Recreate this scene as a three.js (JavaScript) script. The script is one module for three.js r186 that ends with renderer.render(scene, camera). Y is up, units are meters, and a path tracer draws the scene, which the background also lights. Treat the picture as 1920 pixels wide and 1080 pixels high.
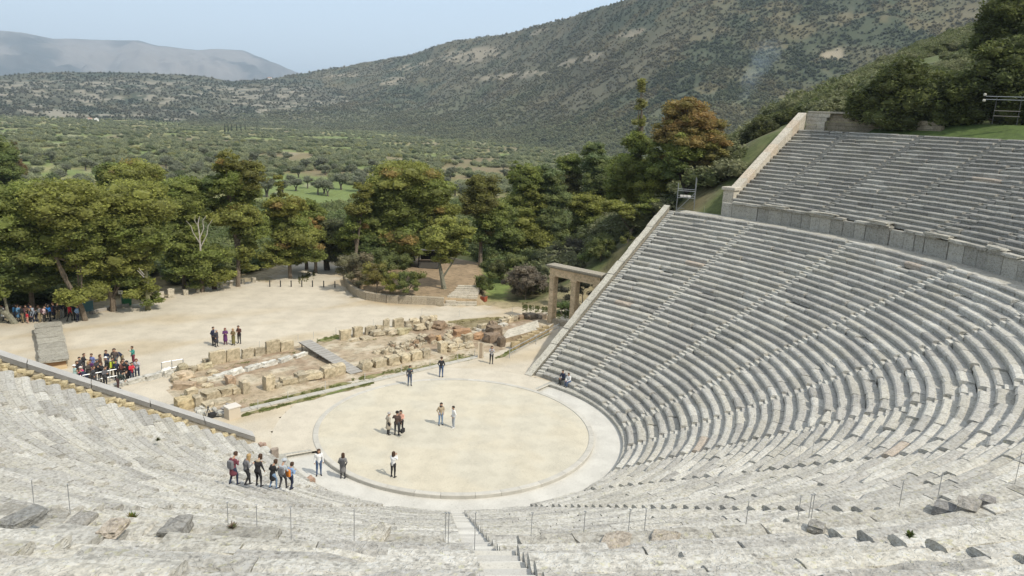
import * as THREE from 'three';
import { MarchingCubes } from 'three/addons/objects/MarchingCubes.js';

// ---------- camera, sky, sun, exposure ----------
const scene = new THREE.Scene();
const renderer = new THREE.WebGLRenderer({ antialias: true });
renderer.setSize(1024, 576);
renderer.toneMapping = THREE.LinearToneMapping;
renderer.toneMappingExposure = 1.52;
renderer.shadowMap.enabled = true;
const V = (x, y, z) => new THREE.Vector3(x, y, z);
const CP = V(-30.5811, 22.3734, 40.3967), YAW = 0.7198, PIT = -0.2276, ROL = 0.0484, FOC = 1385.9;
const cF = V(Math.sin(YAW) * Math.cos(PIT), Math.sin(PIT), -Math.cos(YAW) * Math.cos(PIT));
const r0_ = V(Math.cos(YAW), 0, Math.sin(YAW)), u0_ = V().crossVectors(r0_, cF);
const cR = r0_.clone().multiplyScalar(Math.cos(ROL)).addScaledVector(u0_, Math.sin(ROL));
const cU = r0_.clone().multiplyScalar(-Math.sin(ROL)).addScaledVector(u0_, Math.cos(ROL));
const camera = new THREE.PerspectiveCamera(2 * Math.atan(540 / FOC) * 180 / Math.PI, 16 / 9, 0.1, 40000);
camera.position.copy(CP); camera.up.copy(cU); camera.lookAt(CP.clone().add(cF)); camera.updateMatrixWorld();

const SUN = V(0.245 * Math.cos(0.873), Math.sin(0.873), 0.97 * Math.cos(0.873)).normalize();
const sun = new THREE.DirectionalLight(new THREE.Color(1.0, 0.93, 0.80), 2.55);
sun.position.copy(SUN).multiplyScalar(300); sun.target.position.set(0, 0, 0);
sun.castShadow = true; sun.shadow.radius = 2.5; sun.shadow.mapSize.set(4096, 4096);
Object.assign(sun.shadow.camera, { left: -130, right: 130, top: 130, bottom: -130, near: 1, far: 700 });
scene.add(sun, sun.target);

{ // hazy pale spring sky: a little whiter round the sun and toward the horizon
  const w = 512, h = 256, d = new Float32Array(w * h * 4);
  const mix = (a, b, t) => a.map((v, i) => v + (b[i] - v) * t);
  for (let j = 0; j < h; j++) for (let i = 0; i < w; i++) {
    const th = ((i + 0.5) / w - 0.5) * 2 * Math.PI, el = ((j + 0.5) / h - 0.5) * Math.PI;
    const dir = V(Math.cos(el) * Math.cos(th), Math.sin(el), Math.cos(el) * Math.sin(th));
    const s = Math.max(0, Math.sin(el));
    let c = mix([0.525, 0.62, 0.69], [0.43, 0.56, 0.71], Math.min(1, s / 0.22));
    c = mix(c, [0.52, 0.535, 0.565], Math.min(1, Math.max(0, (s - 0.15) / 0.85)));
    const g = Math.max(0, dir.dot(SUN)); const k = 0.35 * Math.pow(g, 6) + 0.5 * Math.pow(g, 40);
    c = c.map((v, q) => v + [1, 0.97, 0.9][q] * k);
    if (el < 0) c = [0.42, 0.43, 0.40];
    d.set([...c, 1], (j * w + i) * 4);
  }
  const t = new THREE.DataTexture(d, w, h, THREE.RGBAFormat, THREE.FloatType);
  t.mapping = THREE.EquirectangularReflectionMapping; t.magFilter = t.minFilter = THREE.LinearFilter; t.needsUpdate = true;
  scene.background = t; scene.environment = t; scene.environmentIntensity = 1; scene.backgroundIntensity = 1;
}
scene.fog = new THREE.FogExp2(new THREE.Color(0.70, 0.83, 0.97), 0.0001);

// ---------- helpers ----------
let seed_ = 12345;
const seed = (s) => { seed_ = s >>> 0; };
const R = () => { seed_ = (seed_ + 0x6D2B79F5) | 0; let t = Math.imul(seed_ ^ (seed_ >>> 15), 1 | seed_); t = (t + Math.imul(t ^ (t >>> 7), 61 | t)) ^ t; return ((t ^ (t >>> 14)) >>> 0) / 4294967296; };
const rr = (a, b) => a + (b - a) * R();
const clamp = (x, a, b) => Math.min(b, Math.max(a, x));
const sm = (a, b, x) => { const t = clamp((x - a) / (b - a), 0, 1); return t * t * (3 - 2 * t); };
const lerp = (a, b, t) => a + (b - a) * t;
const D2R = Math.PI / 180;
const tint = (c, a, b) => { const f = rr(a, b); return c.map((q) => q * f); };
const h3 = (x, y, z) => { let n = Math.imul(x, 374761393) ^ Math.imul(y, 668265263) ^ Math.imul(z, 1274126177); n = Math.imul(n ^ (n >>> 13), 1103515245); return ((n ^ (n >>> 16)) >>> 0) / 4294967296; };
function noise(x, y, z = 0, p = 0) {
  const X = Math.floor(x), Y = Math.floor(y), Z = Math.floor(z), fx = x - X, fy = y - Y, fz = z - Z;
  const q = (t) => t * t * (3 - 2 * t), a = q(fx), b = q(fy), c = q(fz);
  const w = p ? (v) => ((v % p) + p) % p : (v) => v;
  const H = (i, j, k) => h3(w(X + i), w(Y + j), Z + k);
  return lerp(lerp(lerp(H(0, 0, 0), H(1, 0, 0), a), lerp(H(0, 1, 0), H(1, 1, 0), a), b), lerp(lerp(H(0, 0, 1), H(1, 0, 1), a), lerp(H(0, 1, 1), H(1, 1, 1), a), b), c);
}
function fbm(x, y, z = 0, o = 4, p = 0) { let s = 0, a = 0.5, n = 0; for (let i = 0; i < o; i++) { s += a * noise(x, y, z + i * 17, p); n += a; a *= 0.5; x *= 2; y *= 2; z *= 2; p *= 2; } return s / n; }
function ray(px, py) { return cF.clone().addScaledVector(cR, (px - 960) / FOC).addScaledVector(cU, -(py - 540) / FOC); }
function at(px, py, Y = 0) { const d = ray(px, py); return CP.clone().addScaledVector(d, (Y - CP.y) / d.y); }
function dirOf(px, py) { const d = ray(px, py); return [Math.atan2(d.x, -d.z), d.y / Math.hypot(d.x, d.z)]; }
const SL = 0.5346;                                     // slope of the lower seating
function atCav(px, py, dy = 0) { const d = ray(px, py); let lo = 0, hi = 200; for (let i = 0; i < 60; i++) { const t = (lo + hi) / 2, p = CP.clone().addScaledVector(d, t); (p.y - dy < 0.377 + SL * (Math.hypot(p.x, p.z) - 12.307)) ? hi = t : lo = t; } return CP.clone().addScaledVector(d, hi); }

const used = {};
function numbered(n) { const k = used[n] ?? 0; used[n] = k + 1; return k ? n + '_' + String(k).padStart(3, '0') : n; }
function tag(o, label, category, group) { o.userData = { ...o.userData, label, category }; if (group) o.userData.group = group; return o; }
function thing(name, label, category, p = V(0, 0, 0), ry = 0, group) { const o = new THREE.Group(); o.name = numbered(name); o.position.copy(p); o.rotation.y = ry; tag(o, label, category, group); scene.add(o); return o; }
function mesh(name, geo, mat, parent = scene) { const m = new THREE.Mesh(geo, mat); m.name = parent === scene ? numbered(name) : name; m.castShadow = m.receiveShadow = true; parent.add(m); return m; }
function structure(name, geo, mat) { const m = mesh(name, geo, mat); m.userData.kind = 'structure'; return m; }

class Soup {                                           // flat shaded triangles with colours and box-projected uv in metres
  constructor() { this.p = []; this.c = []; this.col = [1, 1, 1]; }
  color(c) { this.col = c; return this; }
  tri(a, b, c, k) { this.p.push(a[0], a[1], a[2], b[0], b[1], b[2], c[0], c[1], c[2]); const q = k ?? this.col; for (let i = 0; i < 3; i++) this.c.push(q[0], q[1], q[2]); return this; }
  quad(a, b, c, d, k) { return this.tri(a, b, c, k).tri(a, c, d, k); }
  // box with centre, size, turn about y, optional taper and lean
  box(cx, cy, cz, w, h, d, ry = 0, taper = 1, ch = 0) {
    const s = Math.sin(ry), c = Math.cos(ry), P = (x, y, z) => [cx + x * c + z * s, cy + y, cz - x * s + z * c];
    const lv = ch ? [[-h / 2, 1, 0], [h / 2 - ch, taper, 0], [h / 2, taper, ch]] : [[-h / 2, 1, 0], [h / 2, taper, 0]];
    const ring = lv.map(([y, t, i]) => [[-1, -1], [1, -1], [1, 1], [-1, 1]].map(([a, b]) => P(a * (w / 2 * t - i), y, b * (d / 2 * t - i))));
    for (let l = 0; l < ring.length - 1; l++) for (let i = 0; i < 4; i++) { const j = (i + 1) % 4; this.quad(ring[l][j], ring[l][i], ring[l + 1][i], ring[l + 1][j]); }
    const T = ring[ring.length - 1], B = ring[0]; this.quad(T[3], T[2], T[1], T[0]); this.quad(B[0], B[1], B[2], B[3]); return this;
  }
  tube(a, b, ra, rb, n = 6) {
    const A = V(...a), B = V(...b), d = B.clone().sub(A).normalize(), u = Math.abs(d.y) < 0.9 ? V(0, 1, 0).cross(d).normalize() : V(1, 0, 0).cross(d).normalize(), v = d.clone().cross(u);
    const P = (o, r, i) => { const t = i / n * 2 * Math.PI; return o.clone().addScaledVector(u, r * Math.cos(t)).addScaledVector(v, r * Math.sin(t)).toArray(); };
    for (let i = 0; i < n; i++) this.quad(P(A, ra, i), P(A, ra, i + 1), P(B, rb, i + 1), P(B, rb, i));
    for (let i = 1; i < n - 1; i++) { this.tri(P(B, rb, 0), P(B, rb, i), P(B, rb, i + 1)); this.tri(P(A, ra, 0), P(A, ra, i + 1), P(A, ra, i)); }
    return this;
  }
  add(s) { for (const v of s.p) this.p.push(v); for (const v of s.c) this.c.push(v); return this; }
  geo(uvScale = 0.4, uo = R() * 5, vo = R() * 5, noUV = false) {
    const g = new THREE.BufferGeometry(); const p = new Float32Array(this.p);
    g.setAttribute('position', new THREE.BufferAttribute(p, 3));
    g.setAttribute('color', new THREE.BufferAttribute(new Float32Array(this.c), 3));
    g.computeVertexNormals();
    if (!noUV) {
      const n = g.attributes.normal.array, uv = new Float32Array(p.length / 3 * 2);
      for (let i = 0; i < p.length / 3; i++) {
        const x = p[i * 3], y = p[i * 3 + 1], z = p[i * 3 + 2], ax = Math.abs(n[i * 3]), ay = Math.abs(n[i * 3 + 1]), az = Math.abs(n[i * 3 + 2]);
        const [a, b] = ay >= ax && ay >= az ? [x, z] : ax > az ? [z, y] : [x, y];
        uv[i * 2] = a * uvScale + uo; uv[i * 2 + 1] = b * uvScale + vo;
      }
      g.setAttribute('uv', new THREE.BufferAttribute(uv, 2));
    }
    return g;
  }
}
// irregular stone: a box with rounded, knocked-off corners
function stoneSoup(w, h, d, rough = 0.06, col = [0.5, 0.4, 0.27], round = 0.35, sd = R() * 99, n = 3) {
  const g = new THREE.BoxGeometry(1, 1, 1, n, n, n), P = g.attributes.position, I = g.index.array, v = [];
  for (let i = 0; i < P.count; i++) {
    let x = P.getX(i) * 2, y = P.getY(i) * 2, z = P.getZ(i) * 2; const L = Math.hypot(x, y, z), k = lerp(1, 1.25 / L, round);
    x *= k; y *= k; z *= k;
    const q = 1 + (noise(x * 1.3 + sd, y * 1.3 + sd, z * 1.3) - 0.5) * rough * 5 + (noise(x * 3 + sd, y * 3, z * 3 + sd) - 0.5) * rough * 2;
    v.push([x * q * w / 2, y * (y < 0 ? 1 : q) * h / 2, z * q * d / 2]);
  }
  const s = new Soup(); for (let i = 0; i < I.length; i += 3) { const t = 0.9 + 0.2 * R(); s.tri(v[I[i]], v[I[i + 1]], v[I[i + 2]], col.map((c) => c * t)); } return s;
}
function place(s, p, ry = 0, rz = 0) { const m = new THREE.Matrix4().compose(p, new THREE.Quaternion().setFromEuler(new THREE.Euler(0, ry, rz)), V(1, 1, 1)), t = V(); const o = new Soup(); o.c = s.c; for (let i = 0; i < s.p.length; i += 3) { t.set(s.p[i], s.p[i + 1], s.p[i + 2]).applyMatrix4(m); o.p.push(t.x, t.y, t.z); } return o; }

// ---------- textures and materials ----------
const enc = (v) => { v = clamp(v, 0, 1); return Math.round(255 * (v <= 0.0031308 ? 12.92 * v : 1.055 * Math.pow(v, 1 / 2.4) - 0.055)); };
function tex(n, f, srgb = true) {
  const d = new Uint8Array(n * n * 4);
  for (let j = 0; j < n; j++) for (let i = 0; i < n; i++) { const c = f(i / n, j / n); d.set(srgb ? [enc(c[0]), enc(c[1]), enc(c[2]), 255] : [c * 255, c * 255, c * 255, 255], (j * n + i) * 4); }
  const t = new THREE.DataTexture(d, n, n); t.wrapS = t.wrapT = THREE.RepeatWrapping; t.magFilter = THREE.LinearFilter; t.minFilter = THREE.LinearMipmapLinearFilter; t.generateMipmaps = true;
  if (srgb) t.colorSpace = THREE.SRGBColorSpace; t.needsUpdate = true; return t;
}
const stoneH = (u, v) => { const a = fbm(u * 12, v * 12, 1, 4, 12), b = fbm(u * 48, v * 48, 5, 3, 48); return clamp(0.5 + (a - 0.5) * 0.8 + (b - 0.5) * 1.0 - 0.55 * sm(0.6, 0.75, b) , 0, 1); };
const stoneMap = tex(512, (u, v) => {
  const a = fbm(u * 7, v * 7, 3, 4, 7), b = fbm(u * 40, v * 40, 9, 3, 40), c = fbm(u * 18, v * 18, 21, 3, 18), l = fbm(u * 24, v * 24, 33, 2, 24);
  let g = 0.90 + (a - 0.5) * 0.28 + (b - 0.5) * 0.75; g -= 0.26 * sm(0.62, 0.74, c); g += 0.1 * sm(0.62, 0.7, b);
  const y = 0.6 * sm(0.75, 0.81, l); return [g, g * 0.982, g * (0.945 - 0.22 * y)];
});
const stoneBump = tex(512, stoneH, false);
const sandMap = tex(512, (u, v) => { const a = fbm(u * 5, v * 5, 2, 5, 5), b = noise(u * 150, v * 150, 8, 150), q = noise(u * 60, v * 60, 18, 60); const g = 0.93 + (a - 0.5) * 0.26 + (b - 0.5) * 0.2 - 0.16 * sm(0.8, 0.95, q); return [g, g * 0.995, g * 0.985]; });
const grainMap = tex(512, (u, v) => { const a = fbm(u * 9, v * 9, 12, 5, 9), b = noise(u * 90, v * 90, 4, 90); const g = 0.85 + (a - 0.5) * 0.9 + (b - 0.5) * 0.5; return [g, g, g * 0.95]; });
const M = {
  stone: new THREE.MeshStandardMaterial({ vertexColors: true, map: stoneMap, bumpMap: stoneBump, bumpScale: 0.03, roughness: 0.95 }),
  rock: new THREE.MeshStandardMaterial({ vertexColors: true, map: grainMap, bumpMap: stoneBump, bumpScale: 0.02, roughness: 0.95 }),
  sand: new THREE.MeshStandardMaterial({ vertexColors: true, map: sandMap, bumpMap: stoneBump, bumpScale: 0.015, roughness: 1 }),
  ground: new THREE.MeshStandardMaterial({ vertexColors: true, map: grainMap, roughness: 1 }),
  plain: new THREE.MeshStandardMaterial({ vertexColors: true, roughness: 0.85 }),
  leaf: new THREE.MeshPhysicalMaterial({ vertexColors: true, roughness: 0.95, transmission: 0.45, thickness: 0, specularIntensity: 0.3 }),
  bark: new THREE.MeshStandardMaterial({ vertexColors: true, map: grainMap, roughness: 1 }),
  cloth: new THREE.MeshStandardMaterial({ vertexColors: true, roughness: 0.9 }),
  metal: new THREE.MeshStandardMaterial({ vertexColors: true, roughness: 0.4, metalness: 0.6 }),
  concrete: new THREE.MeshStandardMaterial({ vertexColors: true, map: sandMap, roughness: 0.95 }),
};
const tint1 = (c, f) => c.map((q) => q * f);
const mixc = (a, b, t) => a.map((q, i) => lerp(q, b[i], clamp(t, 0, 1)));
// ---------- terrain ----------
const PLAZA = [[-75, -22], [-60, -47], [-30, -47.5], [-21, -46.3], [-15, -46], [-9, -47.8], [-5, -50.5], [1.5, -51.6], [7, -51.8], [11, -56], [16, -63], [21, -63], [20, -53], [15.4, -45], [13.6, -39.5], [14.2, -35.6], [16.7, -32.3], [19.6, -29.8], [23.4, -27.2], [29, -22], [36, -19], [36, -8], [13, -2], [-13, -2], [-36, -8], [-75, -8]];
function sdPoly(P, x, z) {
  let d = 1e9, inside = false;
  for (let i = 0, j = P.length - 1; i < P.length; j = i++) {
    const [ax, az] = P[i], [bx, bz] = P[j], ex = bx - ax, ez = bz - az, t = clamp(((x - ax) * ex + (z - az) * ez) / (ex * ex + ez * ez), 0, 1);
    d = Math.min(d, Math.hypot(x - ax - ex * t, z - az - ez * t));
    if ((az > z) !== (bz > z) && x < (bx - ax) * (z - az) / (bz - az) + ax) inside = !inside;
  }
  return inside ? -d : d;
}
const TERR = [[14.4, -39.2], [14.6, -35.9], [16.9, -32.7], [19.7, -30.3], [24, -27.9], [31, -36], [37, -45], [34, -56], [24, -58], [18, -50], [15.3, -44]];
const sdTerr = (x, z) => sdPoly(TERR, x, z);
function Graw(x, z) {
  const r = Math.hypot(x, z), ph = Math.atan2(x, z) / D2R;
  // valley
  const d = Math.hypot(x - 5, z + 50);
  let v = -9 * sm(25, 240, d) - 8 * sm(240, 800, d) - 5 * sm(800, 1700, d) + (fbm(x / 60, z / 60, 3, 3) - 0.5) * 5 * sm(20, 120, d);
  // hillside that carries the theatre
  const k = Math.abs(ph) < 97 ? 1 : 1 - sm(97, 133, Math.abs(ph));
  const rc = Math.min(r, 300);
  let h = (r < 40 ? 13 - (40 - r) * 0.62 : 13 + Math.min(rc - 40, 17) * 0.56 + Math.max(0, rc - 57) * (0.19 + 0.12 * sm(92, 60, Math.abs(ph)))) * sm(27, 38, r) * k;
  h += (fbm(x / 25, z / 25, 7, 3) - 0.5) * 4 * k * sm(60, 100, r);
  if (r < 60 && ph > -112 && ph < 96.9) h = -2;
  const side = ph > 0 ? 1 : sm(420, 200, r);
  let y = v * (1 - k * sm(30, 60, r)) + Math.max(h, -2) * side;
  if (r < 60 && ph > -112 && ph < 96.9) y = -2;
  // terrace with the pines and the kiosk
  const t = sdTerr(x, z); y = lerp(y, 0.85 + 0.05 * Math.max(0, -t), sm(4 * sm(-37, -44, z) + 0.8, -0.4, t));
  return y;
}
function G(x, z) { const s = sdPoly(PLAZA, x, z); if (s < -0.2) return 0; return Graw(x, z) * sm(0, 4.5, s + (sdTerr(x, z) < 0.3 ? 4.5 : 0)); }
function groundPoint(px, py, guess = 0) { let Y = guess, p; for (let i = 0; i < 25; i++) { p = at(px, py, Y); Y = lerp(Y, G(p.x, p.z), 0.6); } p.y = G(p.x, p.z); return p; }

function grassColor(x, z) {
  const a = fbm(x / 35, z / 35, 11, 4), b = fbm(x / 7, z / 7, 13, 3), c = fbm(x / 90, z / 90, 29, 3);
  const soil = [0.20, 0.15, 0.085], grass = [0.17, 0.22, 0.06], dry = [0.27, 0.25, 0.105], pale = [0.36, 0.32, 0.24];
  let o = [0, 1, 2].map((i) => lerp(grass[i], dry[i], sm(0.42, 0.6, a)));
  o = o.map((q, i) => lerp(q, soil[i], sm(0.55, 0.68, c) * 0.8)); o = o.map((q, i) => lerp(q, pale[i], sm(0.66, 0.74, b) * 0.6));
  return o;
}
function gridGeo(rows, cols, fn) {                     // fn(i, j) -> [x, y, z, colour]; smooth indexed sheet
  const p = [], c = [], uv = [], ix = [];
  for (let i = 0; i <= rows; i++) for (let j = 0; j <= cols; j++) { const [x, y, z, k] = fn(i, j); p.push(x, y, z); c.push(...k); uv.push(x / 4, z / 4); }
  for (let i = 0; i < rows; i++) for (let j = 0; j < cols; j++) { const a = i * (cols + 1) + j, b = a + cols + 1; ix.push(a, a + 1, b, b, a + 1, b + 1); }
  const g = new THREE.BufferGeometry(); g.setAttribute('position', new THREE.Float32BufferAttribute(p, 3)); g.setAttribute('color', new THREE.Float32BufferAttribute(c, 3)); g.setAttribute('uv', new THREE.Float32BufferAttribute(uv, 2)); g.setIndex(ix); g.computeVertexNormals(); return g;
}
{ // one ground sheet to the horizon
  const NR = 210, NA = 420, rad = (i) => i < 130 ? i * 0.95 : 123.5 * Math.pow(1.066, i - 130);
  structure('ground', gridGeo(NR, NA, (i, j) => {
    const r = rad(i), a = j / NA * 2 * Math.PI, x = 8 + r * Math.sin(a), z = -34 + r * Math.cos(a);
    const t = sdTerr(x, z), s = sdPoly(PLAZA, x, z), y = Math.hypot(x, z) < 13 ? -1 : G(x, z) - 0.03;
    let c = grassColor(x, z);
    const bare = [0.30, 0.22, 0.14], rim = [0.40, 0.33, 0.22];
    const hr = Math.hypot(x, z), hill = x > 28 && hr < 420 && Math.atan2(x, z) < 2.35; if (hill) c = c.map((q, k) => lerp(q, [0.085, 0.10, 0.036][k], 0.75)); if (hr < 60 && hill) c = mixc(c, [0.20, 0.16, 0.085], sm(0.4, 0.65, fbm(x / 4, z / 4, 61, 4)) * 0.7);
    if (t < 0.5) c = bare.map((q) => q * (0.8 + 0.5 * fbm(x / 2, z / 2, 4, 3)));
    const e = sm(4.5, 0.5, s + (fbm(x / 3, z / 3, 9, 3) - 0.5) * 4); c = c.map((q, k) => lerp(q, rim[k], e * (t < 0.5 ? 0.2 : 0.9)));
    return [x, y, z, c];
  }), M.ground);
}
{ // trampled pale earth of the forecourt
  const nx = 150, nz = 92, x0 = -76, x1 = 37, z0 = -64, z1 = -2;
  const P = [], C = [], U = [], I = [], id = {};
  const vtx = (i, j) => { const k = i * 1000 + j; if (k in id) return id[k]; const x = lerp(x0, x1, i / nx), z = lerp(z0, z1, j / nz); const a = fbm(x / 9, z / 9, 5, 4), b = fbm(x / 2.2, z / 2.2, 8, 3), w = fbm(x / 16, z / 5, 15, 3);
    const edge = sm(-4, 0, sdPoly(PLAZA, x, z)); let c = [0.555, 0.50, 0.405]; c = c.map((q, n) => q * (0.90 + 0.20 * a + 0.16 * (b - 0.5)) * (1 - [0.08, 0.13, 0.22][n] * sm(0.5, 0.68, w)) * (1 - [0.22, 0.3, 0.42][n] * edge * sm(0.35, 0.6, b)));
    P.push(x, 0.012, z); C.push(...c); U.push(x / 5, z / 5); return id[k] = P.length / 3 - 1; };
  for (let i = 0; i < nx; i++) for (let j = 0; j < nz; j++) {
    const x = lerp(x0, x1, (i + 0.5) / nx), z = lerp(z0, z1, (j + 0.5) / nz); if (sdPoly(PLAZA, x, z) + (fbm(x / 2, z / 2, 3, 3) - 0.5) * 3 > -0.3 || Math.hypot(x, z) < 12.6) continue;
    const a = vtx(i, j), b = vtx(i + 1, j), c = vtx(i + 1, j + 1), d = vtx(i, j + 1); I.push(a, d, b, b, d, c);
  }
  const g = new THREE.BufferGeometry(); g.setAttribute('position', new THREE.Float32BufferAttribute(P, 3)); g.setAttribute('color', new THREE.Float32BufferAttribute(C, 3)); g.setAttribute('uv', new THREE.Float32BufferAttribute(U, 2)); g.setIndex(I); g.computeVertexNormals();
  structure('forecourt', g, M.sand);
}
// ---------- hills ----------
function crestAt(tab, a) { // tab: sorted [az, slope]
  if (a <= tab[0][0]) return tab[0][1]; for (let i = 1; i < tab.length; i++) if (a <= tab[i][0]) { const [a0, s0] = tab[i - 1], [a1, s1] = tab[i]; return lerp(s0, s1, sm(0, 1, (a - a0) / (a1 - a0)) * 0.3 + 0.7 * (a - a0) / (a1 - a0)); }
  return tab[tab.length - 1][1];
}
function hillMesh(name, px, a0, a1, near, far, base, color, opt = {}) {
  const tab = px.map(([x, y]) => dirOf(x, y)).sort((a, b) => a[0] - b[0]);
  const rows = opt.rows ?? 120, cols = opt.cols ?? 260, amp = opt.amp ?? 0.03, pw = opt.pw ?? 1.15, sc = opt.scale ?? 250;
  const H = (a, t) => { const dn = near(a), df = far(a), d = lerp(dn, df, t), top = CP.y + crestAt(tab, a) * df, b = base;
    const x = CP.x + d * Math.sin(a), z = CP.z - d * Math.cos(a);
    let y = t <= 1 ? lerp(b, top, Math.pow(t, pw)) : lerp(top, b, Math.pow((t - 1) / 0.5, 1.4) * 0.8);
    const env = Math.max(0, Math.sin(Math.min(t, 1) * Math.PI)) * 0.9 + 0.06;
    y += (Math.abs(fbm(x / sc, z / sc, 4, 5) - 0.5) * -2 + 0.3) * amp * (df - dn) * env + (fbm(x / sc * 5, z / sc * 5, 6, 3) - 0.5) * amp * 0.25 * (df - dn) * env;
    return [x, y, z]; };
  const g = gridGeo(rows, cols, (i, j) => { const a = lerp(a0, a1, j / cols), t = i / rows * 1.3, p = H(a, t); return [...p, color(p[0], p[1], p[2], t, a)]; });
  structure(name, g, M.ground); return H;
}
// far mountain range
hillMesh('mountain', [[-260, 70], [-120, 60], [0, 58], [40, 62], [100, 73], [190, 75], [260, 77], [300, 87], [370, 95], [410, 93], [455, 94], [490, 108], [520, 122], [556, 138], [600, 152], [700, 180], [900, 215]], -2 * D2R, 42 * D2R, () => 7600, () => 11000, -30,
  (x, y, z, t) => { const f = fbm(x / 700, z / 700, 2, 5), g = fbm(x / 200, z / 160, 7, 4); return mixc([0.25, 0.225, 0.21], [0.03, 0.045, 0.05], 0.05 + sm(0.40, 0.62, f + 0.14 * sm(0.8, 0.9, t) + 0.1 * sm(0.35, 0.2, t) - 0.05) * 0.8 + 0.12 * sm(0.45, 0.6, g)); }, { amp: 0.15, scale: 900, pw: 1.05, cols: 360, rows: 130 });
// low stony ridge on the left
const scrub = (x, z, k) => { const a = fbm(x / 70, z / 70, k, 4), b = fbm(x / 34, z / 34, k + 20, 3), c = fbm(x / 160, z / 160, k + 40, 3); let o = mixc([0.055, 0.075, 0.042], [0.105, 0.11, 0.065], sm(0.36, 0.62, a)); o = mixc(o, [0.17, 0.15, 0.085], sm(0.55, 0.68, b) * 0.6); return mixc(o, [0.13, 0.125, 0.085], sm(0.5, 0.66, c) * 0.5); };
const hillTone = (x, z, t) => mixc(mixc([0.19, 0.19, 0.10], [0.13, 0.15, 0.085], fbm(x / 45, z / 45, 51, 3) * 2 - 0.5), scrub(x, z, 9).map((q, i) => q * [1.38, 1.28, 1.16][i]), sm(0.1, 0.6, t + (fbm(x / 140, z / 140, 77, 3) - 0.5) * 0.35));
const ridgeH = hillMesh('ridge', [[-300, 150], [-100, 146], [0, 142], [60, 137], [120, 135], [250, 136], [380, 143], [430, 152], [480, 150], [520, 146], [560, 146], [640, 152], [760, 180], [1000, 230]], -4 * D2R, 46 * D2R, () => 1700, () => 2700, -24,
  (x, y, z, t) => { const f = fbm(x / 130, z / 130, 2, 4), g = fbm(x / 22, z / 22, 7, 3); return mixc(tint1(scrub(x, z, 3), 0.8), [0.42, 0.37, 0.30], sm(0.54, 0.64, f * 0.35 + g * 0.68) * 0.55 * sm(0.95, 0.7, t)); }, { amp: 0.03, scale: 380, cols: 330, rows: 130 });  // ridge ground painted darker to match the shading of its bushes
// bare rock outcrops on the big hill: azimuth, place up the slope, half sizes
const OUT = [[885, 105, 90, 14], [1085, 118, 60, 10], [960, 150, 90, 7], [735, 158, 35, 8], [640, 145, 40, 6], [1185, 68, 36, 7], [1010, 60, 22, 5], [780, 125, 60, 7], [1560, 105, 26, 14]];
let outAt = null;
function outcrop(a, t, g) { if (!outAt) outAt = OUT.map(([x, y, w, h]) => { const [az, s] = dirOf(x, y), [, s0] = dirOf(x, y + h), tt = tOf(az, s); return [az, tt, w / FOC * 0.75, Math.max(0.02, tt - tOf(az, s0))]; }); let m = 0; for (const [A, T, da, dt] of outAt) { const q = Math.hypot((a - A) / da, (t - T) / dt); if (q < 1.4) m = Math.max(m, sm(1.25, 0.6, q) * sm(0.38, 0.56, g)); } return m; }
function tOf(az, s) { const n = lerp(1500, 620, sm(24, 55, az / D2R)), f = lerp(2900, 1550, sm(24, 55, az / D2R)); const tab = BIGPX.map(([x, y]) => dirOf(x, y)).sort((p, q) => p[0] - q[0]), top = CP.y + crestAt(tab, az) * f; let best = 0, bd = 9; for (let t = 0; t <= 1; t += 0.004) { const d = lerp(n, f, t), e = Math.abs((lerp(-24, top, Math.pow(t, 1.8)) - CP.y) / d - s); if (e < bd) { bd = e; best = t; } } return best; }
const BIGPX = [[300, 235], [420, 190], [505, 150], [545, 141], [640, 126], [690, 116], [760, 105], [850, 77], [940, 65], [1050, 38], [1130, 12], [1180, -2], [1300, -30], [1450, -70], [1700, -105], [1920, -125], [2200, -130]];
// the big hill on the right
const bigH = hillMesh('hill', BIGPX, 17 * D2R, 92 * D2R,
  (a) => lerp(1500, 620, sm(24, 55, a / D2R)), (a) => lerp(2900, 1550, sm(24, 55, a / D2R)), -24,
  (x, y, z, t, a) => { const f = fbm(x / 110, z / 70, 2, 4), g = fbm(x / 20, z / 20, 7, 3), s = fbm(x / 200, z / 200, 31, 3); let c = hillTone(x, z, t);
    c = mixc(c, [0.32, 0.28, 0.2], sm(0.62, 0.76, f * 0.3 + g * 0.72) * 0.16); const o = outcrop(a, t, g); return mixc(tint1(c, 0.76), [0.40, 0.335, 0.25], o * 0.75); }, { amp: 0.035, scale: 330, cols: 420, rows: 170, pw: 1.8 });  // ground between bushes toned down, scrub self-shade put into its colour
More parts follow.
